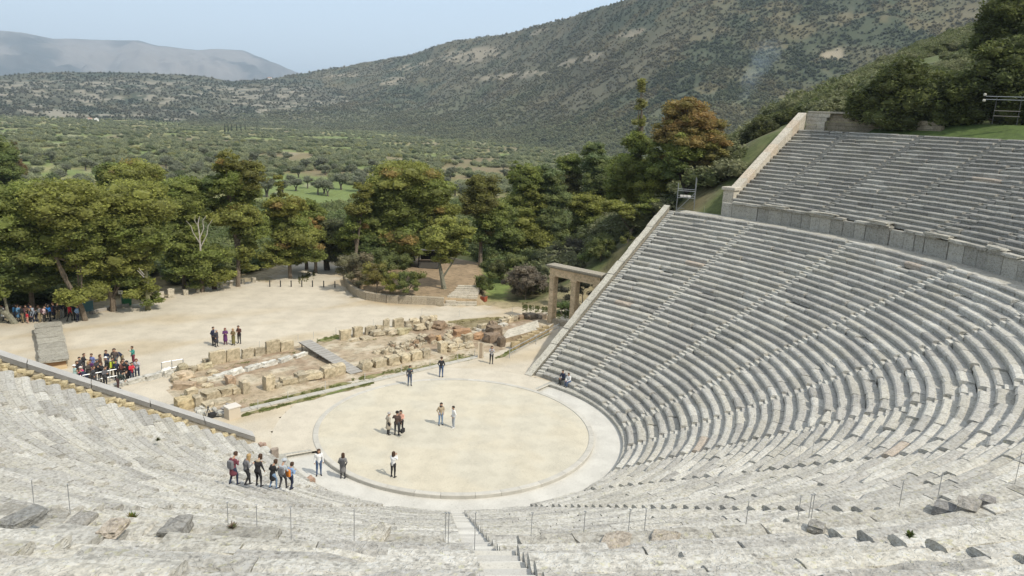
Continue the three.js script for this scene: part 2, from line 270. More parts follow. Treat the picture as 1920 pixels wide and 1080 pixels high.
// ---------- the seating ----------
const A_R = [11.9, -5.7], B_R = [36.2, -11], A_L = [-12.4, -6.2], B_L = [-36.5, -11.2];
function warp(r, ph) { const t = Math.max(0, (Math.abs(ph) - 70) / 36); return r + 1.35 * t * t * (0.45 + 0.55 * clamp((r - 12) / 24, 0, 1)); }
const pol = (r, ph, y) => { const q = warp(r, ph), a = ph * D2R; return [q * Math.sin(a), y, q * Math.cos(a)]; };
const rowR = (i) => 12.5 + 0.692 * i, rowY = (i) => 0.377 + SL * (rowR(i) - 12.307);
const upR = (i) => 38.9 + 0.735 * i, upY = (i) => 15.0 + 0.374 * i;
function endPhi(r, side) { // where a row meets the parodos wall
  const [A, B] = side > 0 ? [A_R, B_R] : [A_L, B_L], L = Math.hypot(B[0] - A[0], B[1] - A[1]), nx = -(B[1] - A[1]) / L, nz = (B[0] - A[0]) / L, sg = side > 0 ? 1 : -1;
  for (let ph = 84; ph < 122; ph += 0.1) { const p = pol(r, ph * side, 0), d = ((p[0] - A[0]) * nx + (p[2] - A[1]) * nz) * sg; if (d < (side > 0 ? 0.95 : 2.5)) return ph; } return 122;
}
const tones = [[0.50, 0.49, 0.455], [0.46, 0.45, 0.42], [0.53, 0.52, 0.485], [0.43, 0.42, 0.395], [0.49, 0.475, 0.43]];
const PROF = [[0.05, -0.47], [0.045, -0.2], [-0.015, -0.15], [-0.005, -0.085], [0.075, -0.01], [0.19, 0.004], [0.37, 0], [0.40, -0.02], [0.55, -0.03], [0.74, -0.03]];
function arcBlock(r, y, p0, p1, pitch, near, drop = 0, tone) {
  const s = new Soup(), len = (p1 - p0) * D2R * r, n = Math.max(1, Math.ceil(len / (near ? 0.22 : 1.0)));
  const sd = R() * 100, dr = rr(-0.026, 0.026), dy = rr(-0.018, 0.018) - drop, tl = rr(-0.02, 0.02), amp = near ? 0.03 : 0.012;
  const broken = R() < 0.24 ? rr(0.05, 0.16) : 0, bs = R() < 0.5 ? 0 : 1, wear = R() < 0.22 ? rr(0.03, 0.1) : 0;
  const rows = [];
  for (let i = 0; i <= n; i++) {
    const u = i / n, ph = lerp(p0, p1, u); let e = 0; const edge = bs ? u : 1 - u; if (broken) e = broken * sm(0.62, 1, edge);
    rows.push(PROF.map(([a, b], k) => {
      const N = (noise(ph * r * 0.05 + sd, k * 0.9, sd) - 0.5) * 2 * amp + (near ? (noise(ph * r * 0.16 + sd, k * 1.7, 3) - 0.5) * amp * 1.2 : 0);
      const w = (k >= 2 && k <= 5) ? wear * (noise(ph * r * 0.03 + sd, 2, 5)) : 0;
      const rad = r + dr + a * pitch / 0.692 + (k < 9 ? N : 0) + w + (k < 5 ? e : 0), yy = y + dy + b + tl * (u - 0.5) + (k > 0 && k < 9 ? N * 0.8 : 0) - w * 0.4 - (k < 7 && k > 1 ? e * 0.7 : 0);
      return pol(rad, ph, yy);
    }));
  }
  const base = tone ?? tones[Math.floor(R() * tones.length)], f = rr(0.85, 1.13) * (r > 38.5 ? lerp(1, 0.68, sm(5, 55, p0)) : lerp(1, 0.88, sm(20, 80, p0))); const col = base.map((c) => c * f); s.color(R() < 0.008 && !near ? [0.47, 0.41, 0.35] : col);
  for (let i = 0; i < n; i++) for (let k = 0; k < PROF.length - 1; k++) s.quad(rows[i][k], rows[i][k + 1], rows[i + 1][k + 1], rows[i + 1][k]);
  for (const [q, fl] of [[rows[0], 0], [rows[n], 1]]) { const bot = [q[9][0], q[0][1], q[9][2]]; for (let k = 0; k < 9; k++) fl ? s.tri(bot, q[k], q[k + 1]) : s.tri(bot, q[k + 1], q[k]); }
  return s;
}
function stepSoup(r, ph, y, w, d, h, tone) { // one stair step, its front at radius r
  const s = new Soup(), p = pol(r + d / 2, ph, y - h / 2); s.color(tone ?? tint(tones[Math.floor(R() * 5)], 0.9, 1.02));
  return s.box(p[0] + rr(-0.015, 0.015), p[1] + rr(-0.008, 0.008), p[2], w, h, d, ph * D2R + rr(-0.02, 0.02), 1, 0.015);
}
function seating(nm, label, rows, rAt, yAt, pitch, gaps, ends, cut) {
  const tier = thing(nm, label, 'stone seating'); const list = [];
  for (let i = 0; i < rows; i++) {
    const r = rAt(i), y = yAt(i), lo = ends(r, -1, i), hi = ends(r, 1, i), g = 0.39 / r / D2R;
    const st = [lo, ...gaps.filter((a) => a > lo + 2 && a < hi - 2), hi];
    for (let w = 0; w < st.length - 1; w++) {
      const a0 = st[w] + (w ? g : 0), a1 = st[w + 1] - (w < st.length - 2 ? g : 0), L = (a1 - a0) * D2R * r; if (L < 0.4) continue;
      let n = Math.max(1, Math.round(L / rr(1.5, 2.5))), cuts = [0]; for (let k = 1; k < n; k++) cuts.push((k + rr(-0.22, 0.22)) / n); cuts.push(1);
      for (let k = 0; k < n; k++) {
        const gap = rr(0.006, 0.02) / r / D2R, b0 = lerp(a0, a1, cuts[k]) + gap, b1 = lerp(a0, a1, cuts[k + 1]) - gap, mid = pol(r, (b0 + b1) / 2, y), dist = Math.hypot(mid[0] - CP.x, mid[1] - CP.y, mid[2] - CP.z);
        const q = V(...mid).sub(CP), fz = q.dot(cF), inX = fz > 1 && Math.abs(q.dot(cR) / fz) < 0.78 && Math.abs(q.dot(cU) / fz) < 0.48;
        let drop = 0; if (R() < 0.06) drop = rr(0.03, 0.12); if (cut && cut(i, (b0 + b1) / 2)) continue;
        list.push({ s: arcBlock(r, y, b0, b1, pitch, dist < 30 && inX, drop), m: inX ? (b1 - b0) * r / dist / dist * (dist < 60 ? 1 : 1) : 0 });
      }
    }
  }
  list.sort((a, b) => b.m - a.m); const rest = new Soup();
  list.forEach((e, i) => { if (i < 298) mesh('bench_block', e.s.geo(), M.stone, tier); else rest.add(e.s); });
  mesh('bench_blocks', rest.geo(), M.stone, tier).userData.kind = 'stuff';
  return tier;
}
seed(77);
const GAPS = [-90, -72, -54, -36, -18, 0, 18, 36, 54, 72, 90];
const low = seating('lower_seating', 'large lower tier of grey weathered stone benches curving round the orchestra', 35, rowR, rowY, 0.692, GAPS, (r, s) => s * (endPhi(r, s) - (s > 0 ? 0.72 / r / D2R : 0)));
const UG = []; for (let a = -81; a < 97; a += 9) UG.push(a);
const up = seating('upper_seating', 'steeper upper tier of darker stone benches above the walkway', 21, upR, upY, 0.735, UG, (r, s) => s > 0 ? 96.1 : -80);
function stairs(tier, ph, rows, rAt, yAt, pitch, w, split) {
  const g = split ? new THREE.Group() : null, all = new Soup(); if (g) { g.name = 'stairway'; tier.add(g); }
  for (let i = 0; i < rows; i++) for (let k = 0; k < 2; k++) {
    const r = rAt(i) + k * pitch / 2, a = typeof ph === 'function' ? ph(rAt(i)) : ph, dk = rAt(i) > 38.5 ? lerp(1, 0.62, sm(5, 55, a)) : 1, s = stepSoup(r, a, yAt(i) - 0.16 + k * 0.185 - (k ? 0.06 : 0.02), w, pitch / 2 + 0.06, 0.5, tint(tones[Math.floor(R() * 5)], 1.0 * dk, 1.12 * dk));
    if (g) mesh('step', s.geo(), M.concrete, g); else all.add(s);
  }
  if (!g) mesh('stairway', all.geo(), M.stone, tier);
}
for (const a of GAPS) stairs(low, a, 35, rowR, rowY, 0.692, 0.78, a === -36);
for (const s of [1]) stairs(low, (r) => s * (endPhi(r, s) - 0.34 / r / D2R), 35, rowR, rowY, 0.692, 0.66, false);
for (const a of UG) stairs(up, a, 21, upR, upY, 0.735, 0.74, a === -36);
{ // packed earth the benches are set in
  const ring = (name, r0, r1, y0, y1, lo, hi, col, mat) => structure(name, gridGeo(10, 130, (i, j) => { const r = lerp(r0, r1, i / 10), ph = lerp(Math.max(lo, r < 37 ? -endPhi(r, -1) - 0.5 : lo), Math.min(hi, r < 37 ? endPhi(r, 1) + 0.5 : hi), j / 130), p = pol(r, ph, lerp(y0, y1, i / 10)); return [...p, col.map((c) => c * (0.9 + 0.25 * fbm(p[0], p[2], 4, 3)))]; }), mat);
  ring('earth_bank', 12.5, 36.2, -0.62, 12.1, -112, 112, [0.24, 0.22, 0.18], M.ground);
  ring('earth_bank', 38.6, 55.2, 13.9, 22.3, -84, 97, [0.24, 0.22, 0.18], M.ground);
  ring('walkway', 36.55, 38.8, 13.0, 13.02, -104, 104, [0.42, 0.405, 0.36], M.stone);
  ring('turf_bank', 54.7, 59, 22.4, 23.9, 55, 88, [0.075, 0.115, 0.025], M.ground);
  // orchestra: beaten earth floor, kerb ring, sunk channel, edging of the first row
  structure('orchestra_floor', gridGeo(30, 160, (i, j) => { const r = 9.78 * i / 30, a = j / 160 * 2 * Math.PI, x = r * Math.sin(a), z = r * Math.cos(a), f = fbm(x / 3, z / 3, 6, 4), k = fbm(x / 1.1, z / 1.1, 2, 3); const c = [0.535, 0.50, 0.41].map((q, n) => q * (0.94 + 0.12 * f + 0.06 * k) * (1 - [0, 0.02, 0.05][n] * sm(0.4, 0.6, f))); return [x, 0.02 + 0.00 * f, z, c]; }), M.sand);
  structure('apron', gridGeo(4, 120, (i, j) => { const r = lerp(10.1, 12.9, i / 4), ph = lerp(102, 258, j / 120), a = ph * D2R; return [r * Math.sin(a), 0.016, r * Math.cos(a), [0.56, 0.51, 0.42]]; }), M.sand);
  structure('channel', gridGeo(4, 160, (i, j) => { const r = lerp(10.1, 12.35, i / 4), ph = lerp(-103, 103, j / 160), a = ph * D2R, x = r * Math.sin(a), z = r * Math.cos(a); return [x, -0.2, z, [0.56, 0.545, 0.50].map((q) => q * (0.92 + 0.16 * fbm(x / 1.5, z / 1.5, 3, 3)))]; }), M.concrete);
  const kerb = thing('orchestra_kerb', 'pale stone kerb ring round the earth floor of the orchestra', 'stone kerb');
  seed(5); let a = -180; while (a < 179.5) { const n = Math.min(rr(7, 13), 180 - a), s = new Soup(), f = rr(0.93, 1.05); s.color([0.52, 0.50, 0.45].map((c) => c * f)); const k = 8, gp = 0.05;
    const P = (r, t, y) => { const b = lerp(a + gp, a + n - gp, t) * D2R; return [r * Math.sin(b), y, r * Math.cos(b)]; };
    const pr = [[10.13, -0.25], [10.15, 0.03], [10.11, 0.065], [9.79, 0.07], [9.755, 0.05], [9.75, -0.1]];
    for (let i = 0; i < k; i++) for (let q = 0; q < 5; q++) s.quad(P(pr[q][0], i / k, pr[q][1]), P(pr[q][0], (i + 1) / k, pr[q][1]), P(pr[q + 1][0], (i + 1) / k, pr[q + 1][1]), P(pr[q + 1][0], i / k, pr[q + 1][1]));
    for (const t of [0, 1]) for (let q = 1; q < 5; q++) s.tri(P(9.75, t, -0.1), P(pr[q][0], t, pr[q][1]), P(pr[q - 1][0], t, pr[q - 1][1]));
    mesh('kerb_stone', s.geo(0.6), M.concrete, kerb); a += n; }
  const edge = thing('channel_edging', 'low stone edging between the sunken channel and the first row', 'stone edging');
  for (let b = -103; b < 102.9; b += 103 / 11) { const s = new Soup(), f = rr(0.92, 1.05); s.color([0.46, 0.45, 0.41].map((c) => c * f)); const P = (r, t, y) => { const q = lerp(b + 0.05, b + 103 / 11 - 0.05, t) * D2R; return [r * Math.sin(q), y, r * Math.cos(q)]; };
    const pr = [[12.2, -0.25], [12.17, 0.02], [12.21, 0.06], [12.95, 0.07], [12.95, -0.3]]; for (let i = 0; i < 8; i++) for (let q = 0; q < 4; q++) s.quad(P(pr[q][0], i / 8, pr[q][1]), P(pr[q + 1][0], i / 8, pr[q + 1][1]), P(pr[q + 1][0], (i + 1) / 8, pr[q + 1][1]), P(pr[q][0], (i + 1) / 8, pr[q][1]));
    mesh('edging_stone', s.geo(), M.stone, edge); }
  for (const sd of [-1, 1]) { const s = new Soup().color([0.45, 0.44, 0.40]); const p = pol(11.15, 103.4 * sd, -0.1); s.box(p[0], p[1], p[2], 0.3, 0.24, 2.4, 103.4 * sd * D2R, 1, 0.02); mesh('channel_end_stone', s.geo(), M.stone, edge); }
}
// ---------- wall between the tiers, and the walls at the ends ----------
{
  seed(31);
  const w = thing('walkway_wall', 'upright grey slabs with a broken cornice between walkway and upper tier', 'stone wall');
  const put = (nm, r, ph, y, wd, h, d, tone, rough = 0) => { const s = rough ? stoneSoup(wd, h, d, rough, tone, 0.12, R() * 99, 4) : new Soup().color(tone).box(0, 0, 0, wd, h, d, 0, 1, 0.03); const p = pol(r, ph, y); mesh(nm, place(s, V(...p), ph * D2R + rr(-0.015, 0.015)).geo(), M.stone, w); };
  for (let ph = -66; ph < 96.2;) {
    const wd = rr(1.0, 1.7), dp = wd / 38.4 / D2R, c = ph + dp / 2, f = rr(0.78, 1.12), t = [0.43, 0.415, 0.375].map((q) => q * f);
    const stair = UG.some((a) => a % 18 === 0 && a === -36 && Math.abs(c - a) < 1.05);
    if (!stair) { put('upright_slab', 38.55 + rr(-0.05, 0.05), c, 13.72, wd - 0.06, 1.46, 0.42, t); if (R() < 0.8) put('cornice_stone', 38.5 + rr(-0.03, 0.03), c, 14.56, wd - 0.02, 0.24, 0.72, tint(t, 0.9, 1.1), 0.05); }
    ph += dp;
  }
  for (const a of [-36]) { const g = new Soup(); for (let k = 0; k < 7; k++) g.add(stepSoup(37.3 + k * 0.25, a, 13.25 + k * 0.235, 0.78, 0.32, 0.7)); mesh('stair_flight', g.geo(), M.stone, w); }
  for (const [ph, len, lift] of [[88, 2.6, 0.0], [80, 3.2, 0.02], [70.5, 1.9, 0.1], [61, 2.3, 0], [52, 1.8, 0.06], [43, 2.4, 0]]) put('broken_cornice', 38.35, ph, 14.74 + lift, len, 0.26, 0.8, [0.40, 0.385, 0.34], 0.12);
}
{ // retaining walls with sloping copings beside the two side entrances
  const wall = (label, A, B, y0, y1, wid, capCol, n, smooth) => {
    const t = thing('parodos_wall', label, 'stone wall'), L = Math.hypot(B[0] - A[0], B[1] - A[1]), ux = (B[0] - A[0]) / L, uz = (B[1] - A[1]) / L, sg = A[0] > 0 ? 1 : -1, nx = -uz * sg, nz = ux * sg; // n points to the seats
    const P = (u, v, y) => [A[0] + ux * u + nx * v, y, A[1] + uz * u + nz * v], Y = (u) => lerp(y0, y1, u / L);
    const body = new Soup().color([0.42, 0.38, 0.31]);
    for (let i = 0; i < 24; i++) { const u0 = L * i / 24, u1 = L * (i + 1) / 24; for (const v of [0.06, wid - 0.06]) body.quad(P(u0, v, -1.5), P(u1, v, -1.5), P(u1, v, Y(u1) - 0.25), P(u0, v, Y(u0) - 0.25)); }
    body.quad(P(0, 0.06, -1.5), P(0, wid - 0.06, -1.5), P(0, wid - 0.06, y0 - 0.25), P(0, 0.06, y0 - 0.25)); body.quad(P(L, 0.06, -1.5), P(L, wid - 0.06, -1.5), P(L, wid - 0.06, y1 - 0.25), P(L, 0.06, y1 - 0.25));
    mesh('wall_face', body.geo(), M.stone, t);
    for (let i = 0; i < n; i++) {
      const u0 = L * (i + (i ? rr(-0.12, 0.12) * 0 : 0)) / n + 0.02, u1 = L * (i + 1) / n - 0.02, dv = smooth ? 0 : rr(-0.07, 0.05), dy = smooth ? 0 : rr(-0.05, 0.05), s = new Soup(), f = rr(0.94, 1.05); s.color(capCol.map((c) => c * f));
      const c8 = [[u0, dv, 0], [u1, dv, 0], [u1, wid + dv * 0.3, 0], [u0, wid + dv * 0.3, 0]]; const T = c8.map(([u, v]) => P(u, v, Y(u) + dy)), Bt = c8.map(([u, v]) => P(u, v, Y(u) - 0.32 + dy));
      s.quad(T[3], T[2], T[1], T[0]); for (let k = 0; k < 4; k++) { const j = (k + 1) % 4; s.quad(Bt[k], Bt[j], T[j], T[k]); s.quad(T[k], T[j], Bt[j], Bt[k]); }
      mesh('coping_slab', s.geo(smooth ? 0.3 : 0.4), smooth ? M.concrete : M.stone, t);
    }
    return { t, P, Y, L };
  };
  wall('right retaining wall with sloping jointed stone coping beside the gateway', [11.77, -5.66], [36.67, -11.11], 0.05, 13.62, 0.72, [0.50, 0.48, 0.42], 13, false);
  const l = wall('left retaining wall with smooth grey sloping coping and rubble edge', [-12.5, -6.6], [-40, -12.2], 0.38, 15.7, 0.95, [0.44, 0.43, 0.41], 9, true);
  seed(8); let many = 0;
  for (let u = 0.6; u < l.L - 4; u += rr(0.28, 0.5)) { for (let v = 0; v < 2; v++) { if (R() < 0.2 || many > 280) continue; many++; const w = rr(0.25, 0.6), p = l.P(u, 1.25 + v * rr(0.34, 0.5) + rr(-0.05, 0.05), l.Y(u) - 0.45 - v * 0.18), k = rr(0.85, 1.15); mesh('rubble_stone', place(stoneSoup(w, rr(0.2, 0.34), rr(0.25, 0.45), 0.1, [0.50 * k, 0.42 * k, 0.27 * k], 0.4, R() * 99, 2), V(...p), R() * 3).geo(), M.rock, l.t); } }
  const bank = new Soup().color([0.33, 0.28, 0.2]); for (let i = 0; i < 30; i++) { const a = l.L * i / 30, b = l.L * (i + 1) / 30; bank.quad(l.P(a, 0.95, l.Y(a) - 0.5), l.P(b, 0.95, l.Y(b) - 0.5), l.P(b, 2.9, l.Y(b) - 1.05), l.P(a, 2.9, l.Y(a) - 1.05)); } mesh('earth_fill', bank.geo(), M.ground, l.t);
}
{ // end of the upper tier: pale coping, corner pier and back wall
  seed(19);
  const t = thing('upper_end_wall', 'pale cream sloping wall closing the right end of the upper tier', 'stone wall');
  const P = (r, off, y) => { const a = 96.2 * D2R; return [r * Math.sin(a) + off * Math.cos(a), y, r * Math.cos(a) - off * Math.sin(a)]; }; const r0 = 41.0, r1 = 56.4, Y = (r) => lerp(16.05, 24.5, (r - r0) / (r1 - r0));
  for (let i = 0; i < 9; i++) { const a = lerp(r0, r1, i / 9) + 0.015, b = lerp(r0, r1, (i + 1) / 9) - 0.015, f = rr(0.94, 1.05), col = [0.56, 0.515, 0.44].map((c, k) => c * f * (i % 3 === 1 ? [1, 0.93, 0.88][k] : 1)), s = new Soup().color(col), q = (r, o, y) => P(r, o, y);
    const T = [q(a, 0, Y(a)), q(b, 0, Y(b)), q(b, 1.0, Y(b)), q(a, 1.0, Y(a))], B = [q(a, 0, Y(a) - 2.2), q(b, 0, Y(b) - 2.2), q(b, 1.0, Y(b) - 9), q(a, 1.0, Y(a) - 9)]; s.quad(T[0], T[1], T[2], T[3]); for (let k = 0; k < 4; k++) { const j = (k + 1) % 4; s.quad(B[k], B[j], T[j], T[k]); } mesh('coping_slab', s.geo(), M.stone, t); }
  const pier = new Soup().color([0.54, 0.50, 0.43]); const pc = P(40.2, 0.5, 14.5); pier.box(pc[0], 14.4, pc[2], 1.2, 2.8, 1.25, 96.2 * D2R, 1, 0.03); pier.box(pc[0], 15.95, pc[2], 1.5, 0.32, 1.6, 96.2 * D2R, 1, 0.06); mesh('pier', pier.geo(), M.stone, t);
  const bw = thing('back_wall', 'tan block wall behind the top rows, partly hidden by a dark tree', 'stone wall');
  const a0 = 96.4, blocks = []; for (let c = 0; c < 5; c++) for (let u = 0; u < 15; u += 0) { const wd = rr(0.7, 1.5), mid = u + wd / 2, y = 22.45 + c * 0.45, ph = 96.2 - mid / 56.6 / D2R, f = rr(0.85, 1.1), white = mid < 2.2; if (!(c === 4 && mid > 11)) { const s = new Soup().color((white ? [0.55, 0.51, 0.44] : [0.36, 0.31, 0.235]).map((q) => q * f)); const p = pol(white ? 56.1 : 56.7, ph, y); s.box(p[0], p[1], p[2], wd - 0.04, 0.42, 0.6, ph * D2R, 1, 0.015); mesh('wall_block', s.geo(), M.stone, bw); } u += wd; }
  const cap = new Soup().color([0.42, 0.39, 0.33]); for (let u = 0; u < 9.7; u += 1.6) { const ph = 96.2 - (u + 0.8) / 56.6 / D2R, p = pol(56.5, ph, 24.62); cap.box(p[0], p[1], p[2], 1.62, 0.2, 1.0, ph * D2R, 1, 0.03); } mesh('coping', cap.geo(), M.stone, bw);
}
// ---------- vegetation ----------
const ICO = (() => { const g = new THREE.IcosahedronGeometry(1, 0), p = g.attributes.position.array, o = []; for (let i = 0; i < p.length; i += 3) o.push([p[i], p[i + 1], p[i + 2]]); return o; })();
function clump(S, x, y, z, rx, ry, rz, n, size, col, coreCol, core = 0.7) {
  const sd = R() * 50, k = coreCol ?? col.map((c) => c * 0.85);
  for (let i = 0; i < ICO.length; i += 3) { const q = [0, 1, 2].map((j) => { const [a, b, c] = ICO[i + j], w = core * (0.75 + 0.5 * noise(a * 2 + sd, b * 2, c * 2)); return [x + a * rx * w, y + b * ry * w, z + c * rz * w]; }); S.tri(q[0], q[1], q[2], k); }
  for (let i = 0; i < n; i++) {
    const u = rr(-0.75, 1), t = R() * 6.2832, s = Math.sqrt(1 - u * u), w = rr(0.72, 1.08), c = [x + s * Math.cos(t) * rx * w, y + u * ry * w, z + s * Math.sin(t) * rz * w], f = rr(0.72, 1.3), L = size * rr(0.7, 1.3);
    const a = R() * 6.28, e = rr(-0.3, 1.0), d1 = [Math.cos(a) * Math.cos(e) * L, Math.sin(e) * L, Math.sin(a) * Math.cos(e) * L], b2 = R() * 6.28, d2 = [Math.cos(b2) * L * 0.55, rr(-0.3, 0.3) * L, Math.sin(b2) * L * 0.55];
    S.tri([c[0] - d2[0], c[1] - d2[1], c[2] - d2[2]], [c[0] + d2[0], c[1] + d2[1], c[2] + d2[2]], [c[0] + d1[0], c[1] + d1[1], c[2] + d1[2]], col.map((q) => q * f));
  }
}
function limb(S, pts, r0, r1, n = 7) { for (let i = 0; i < pts.length - 1; i++) { const a = i / (pts.length - 1), b = (i + 1) / (pts.length - 1); S.tube(pts[i], pts[i + 1], lerp(r0, r1, a), lerp(r0, r1, b), n); } }
const PINE = [0.20, 0.245, 0.062], PINEY = [0.27, 0.285, 0.07], PINED = [0.145, 0.20, 0.066], RUST = [0.38, 0.245, 0.09], OLIVE = [0.19, 0.205, 0.135], BLUEG = [0.15, 0.20, 0.09];
const BARK = [0.20, 0.16, 0.125];
function depthPt(px, py, d) { const q = ray(px, py), h = Math.hypot(q.x, q.z); return CP.clone().addScaledVector(q, d / h); }
// tree from its outline: foot pixel, blobs [cx, cy, rx, ry] of the crown, all turned into metres at the foot's distance
function tree(name, label, foot, blobs, o = {}) {
  const p = o.pos ?? groundPoint(foot[0], foot[1], o.Y ?? 0), d = Math.hypot(p.x - CP.x, p.z - CP.z), m = d / FOC * 0.98;
  const t = thing(name, label, o.cat ?? 'pine tree', p, 0, o.group), S = new Soup(), T = new Soup().color(o.bark ?? BARK), col = o.col ?? PINE;
  const centers = []; const flat = o.flat ?? 0.58;
  for (const [cx, cy, rx, ry, c2] of blobs) {
    const c = depthPt(cx, cy, d + rr(-0.5, 0.5) * rx * m * 0.6).sub(p), RX = rx * m * 1.1, RY = ry * m * 1.15, n = Math.max(5, Math.round((o.dens ?? 1) * RX * RX * RY * 1.3 + RX * RY * 3.4)), base = c2 ?? col; centers.push([c.x, c.y, c.z, RX, RY]);
    const N = Math.min(n, 85);
    for (let i = 0; i < N; i++) {
      const u = rr(-0.9, 1), a = R() * 6.2832, s = Math.sqrt(1 - u * u), w = Math.pow(R(), 0.35) * 0.86, cs = (o.clump ?? 1) * rr(0.7, 1.25) * clamp(RX * 0.36, 0.55, 1.5);
      const x = c.x + Math.cos(a) * s * w * RX, z = c.z + Math.sin(a) * s * w * RX * 0.9, y = c.y + u * w * RY, f = rr(0.78, 1.22), top = o.rust && u > 0.1 && R() < o.rust;
      const k = top ? mixc(base, RUST, rr(0.3, 0.9)) : mixc(base, PINEY, R() * 0.5 * (o.mixY ?? 1)).map((q) => q * f);
      clump(S, x, y, z, cs, cs * flat, cs, Math.round((o.leaves ?? 150) * clamp(cs, 0.6, 1.4)), o.leaf ?? 0.25, k, mixc(k, [0.10, 0.09, 0.05], 0.15));
    }
  }
  const top = centers.reduce((a, b) => b[1] > a[1] ? b : a), tr = o.trunk ?? 0.28, h = top[1];
  if (!o.noTrunk) {
    const via = o.via?.map(([x, y]) => depthPt(x, y, d).sub(p).toArray()) ?? []; const last = [top[0] * 0.8, h * 0.85, top[2] * 0.8];
    const pts = [[0, -0.5, 0], ...(via.length ? via : [[rr(-0.2, 0.2), h * 0.25, rr(-0.2, 0.2)], [top[0] * 0.4 + rr(-0.3, 0.3), h * 0.55, top[2] * 0.4]]), last];
    limb(T, pts, tr, tr * 0.3, 8);
    const st = pts[pts.length - 2]; for (const c of centers) for (let k = 0; k < 2; k++) { const s0 = [lerp(0, st[0], rr(0.6, 1)), 0, 0]; const b = rr(0.35, 0.9), A = b < 0.5 ? pts[1] : st; limb(T, [A, [lerp(A[0], c[0], 0.5) + rr(-0.3, 0.3), lerp(A[1], c[1], 0.5), lerp(A[2], c[2], 0.5) + rr(-0.3, 0.3)], [c[0] + rr(-0.5, 0.5) * c[3], c[1] + rr(-0.3, 0.4) * c[4], c[2] + rr(-0.5, 0.5) * c[3]]], tr * 0.42, tr * 0.1, 5); }
    for (const [pl, r] of (o.dead ?? [])) { const DB = new Soup().color([0.42, 0.39, 0.36]); limb(DB, pl.map(([x, y]) => depthPt(x, y, d - (o.deadOff ?? 2)).sub(p).toArray()), r, r * 0.4, 5); mesh('dead_branch', DB.geo(0.8), M.bark, t); }
    mesh('trunk', T.geo(0.8), M.bark, t);
  }
  mesh('crown', S.geo(1, 0, 0, true), M.leaf, t); return t;
}
seed(4242);
tree('pine_tree', 'large dark green pine at the left edge above the waiting crowd', [62, 590], [[20, 410, 95, 62], [70, 395, 55, 45], [10, 490, 70, 50, PINED], [80, 505, 48, 36, PINED], [45, 445, 70, 40]], { Y: -1, col: PINE });
tree('pine_tree', 'dense dark pine at the far left edge next to a thin dead cypress', [5, 400], [[0, 320, 28, 52, PINED], [-25, 340, 40, 50, PINED]], { Y: -5, col: PINED });
tree('cypress_tree', 'thin brown dying cypress at the left edge behind the pines', [38, 352], [[30, 300, 5, 36, [0.150, 0.128, 0.075]], [39, 330, 9, 30, [0.195, 0.128, 0.068]]], { Y: -6, cat: 'cypress', flat: 1.5, clump: 0.8, trunk: 0.15 });
tree('pine_tree', 'pine with a bare leaning trunk standing right behind the waiting crowd', [162, 601], [[120, 385, 52, 42, PINEY], [135, 428, 50, 36], [80, 470, 34, 24], [150, 462, 32, 26], [145, 500, 30, 16, PINEY], [150, 553, 36, 18, PINEY]], { via: [[152, 575], [118, 515], [103, 480]], trunk: 0.3, mixY: 1.6 });
tree('pine_tree', 'leaning grey pine trunk at the left edge in front of the waiting crowd', [33, 606], [[-40, 540, 40, 25], [-20, 470, 40, 30]], { via: [[15, 590], [-8, 578]], trunk: 0.35, bark: [0.260, 0.252, 0.200] });
tree('pine_tree', 'tall broad pine with a curved trunk at the edge of the forecourt', [213, 584], [[235, 385, 70, 38, PINEY], [225, 430, 66, 40], [265, 440, 46, 48], [235, 480, 52, 34, PINEY], [215, 520, 40, 20]], { via: [[211, 560], [203, 540], [182, 512]], trunk: 0.34, mixY: 1.3 });
tree('pine_tree', 'straight pink barked pine with low needles and a dead snag on the forecourt edge', [277, 581], [[262, 545, 28, 20, PINEY], [282, 560, 22, 12], [292, 400, 24, 24], [278, 440, 30, 26]], { via: [[277, 560], [272, 500], [268, 470]], trunk: 0.32, bark: [0.250, 0.242, 0.135], dead: [[[[270, 520], [262, 511], [257, 507]], 0.06], [[[270, 515], [263, 507], [260, 502]], 0.06]] });
tree('pine_tree', 'bright green flat topped pine rising behind the broad forecourt pine', [245, 470], [[212, 328, 24, 20, PINED], [250, 330, 40, 20, PINEY], [275, 330, 28, 16, PINEY], [225, 355, 36, 20]], { Y: -3, mixY: 1.4, rust: 0.12 });
tree('pine_tree', 'dark bluish pine between the two broad left hand pines', [180, 480], [[170, 375, 26, 26, BLUEG], [185, 410, 26, 26, PINED], [190, 445, 26, 20, PINED]], { Y: -3 });
tree('pine_tree', 'rounded green pine left of the tall brown topped pine', [345, 540], [[345, 362, 40, 24], [330, 390, 45, 30], [372, 385, 34, 26], [395, 350, 20, 22, PINED]], { Y: -1, mixY: 1.2 });
tree('pine_tree', 'low pine with silvery dead branches in its middle', [380, 547], [[345, 450, 36, 34], [360, 490, 44, 24], [395, 478, 36, 22], [405, 515, 30, 14, PINEY], [385, 525, 34, 12], [330, 505, 24, 26, PINED]], { trunk: 0.3, dead: [[[[376, 470], [374, 440], [371, 420], [374, 406]], 0.1], [[[375, 445], [382, 428], [380, 414], [387, 404]], 0.06], [[[377, 462], [388, 440], [390, 424], [398, 412]], 0.06], [[[374, 455], [362, 436], [358, 424], [349, 414]], 0.06], [[[371, 424], [365, 414], [366, 404]], 0.04]], deadOff: 4, leaves: 110 });
tree('pine_tree', 'tall pine with a brownish rounded top in the middle of the left row', [446, 537], [[428, 308, 26, 20, [0.203, 0.197, 0.053]], [455, 330, 34, 30, [0.188, 0.182, 0.053]], [430, 350, 30, 28], [455, 375, 34, 24], [440, 405, 40, 22, PINEY], [470, 430, 34, 24], [455, 470, 26, 18, PINEY], [460, 500, 18, 12, PINEY]], { rust: 0.14, trunk: 0.32 });
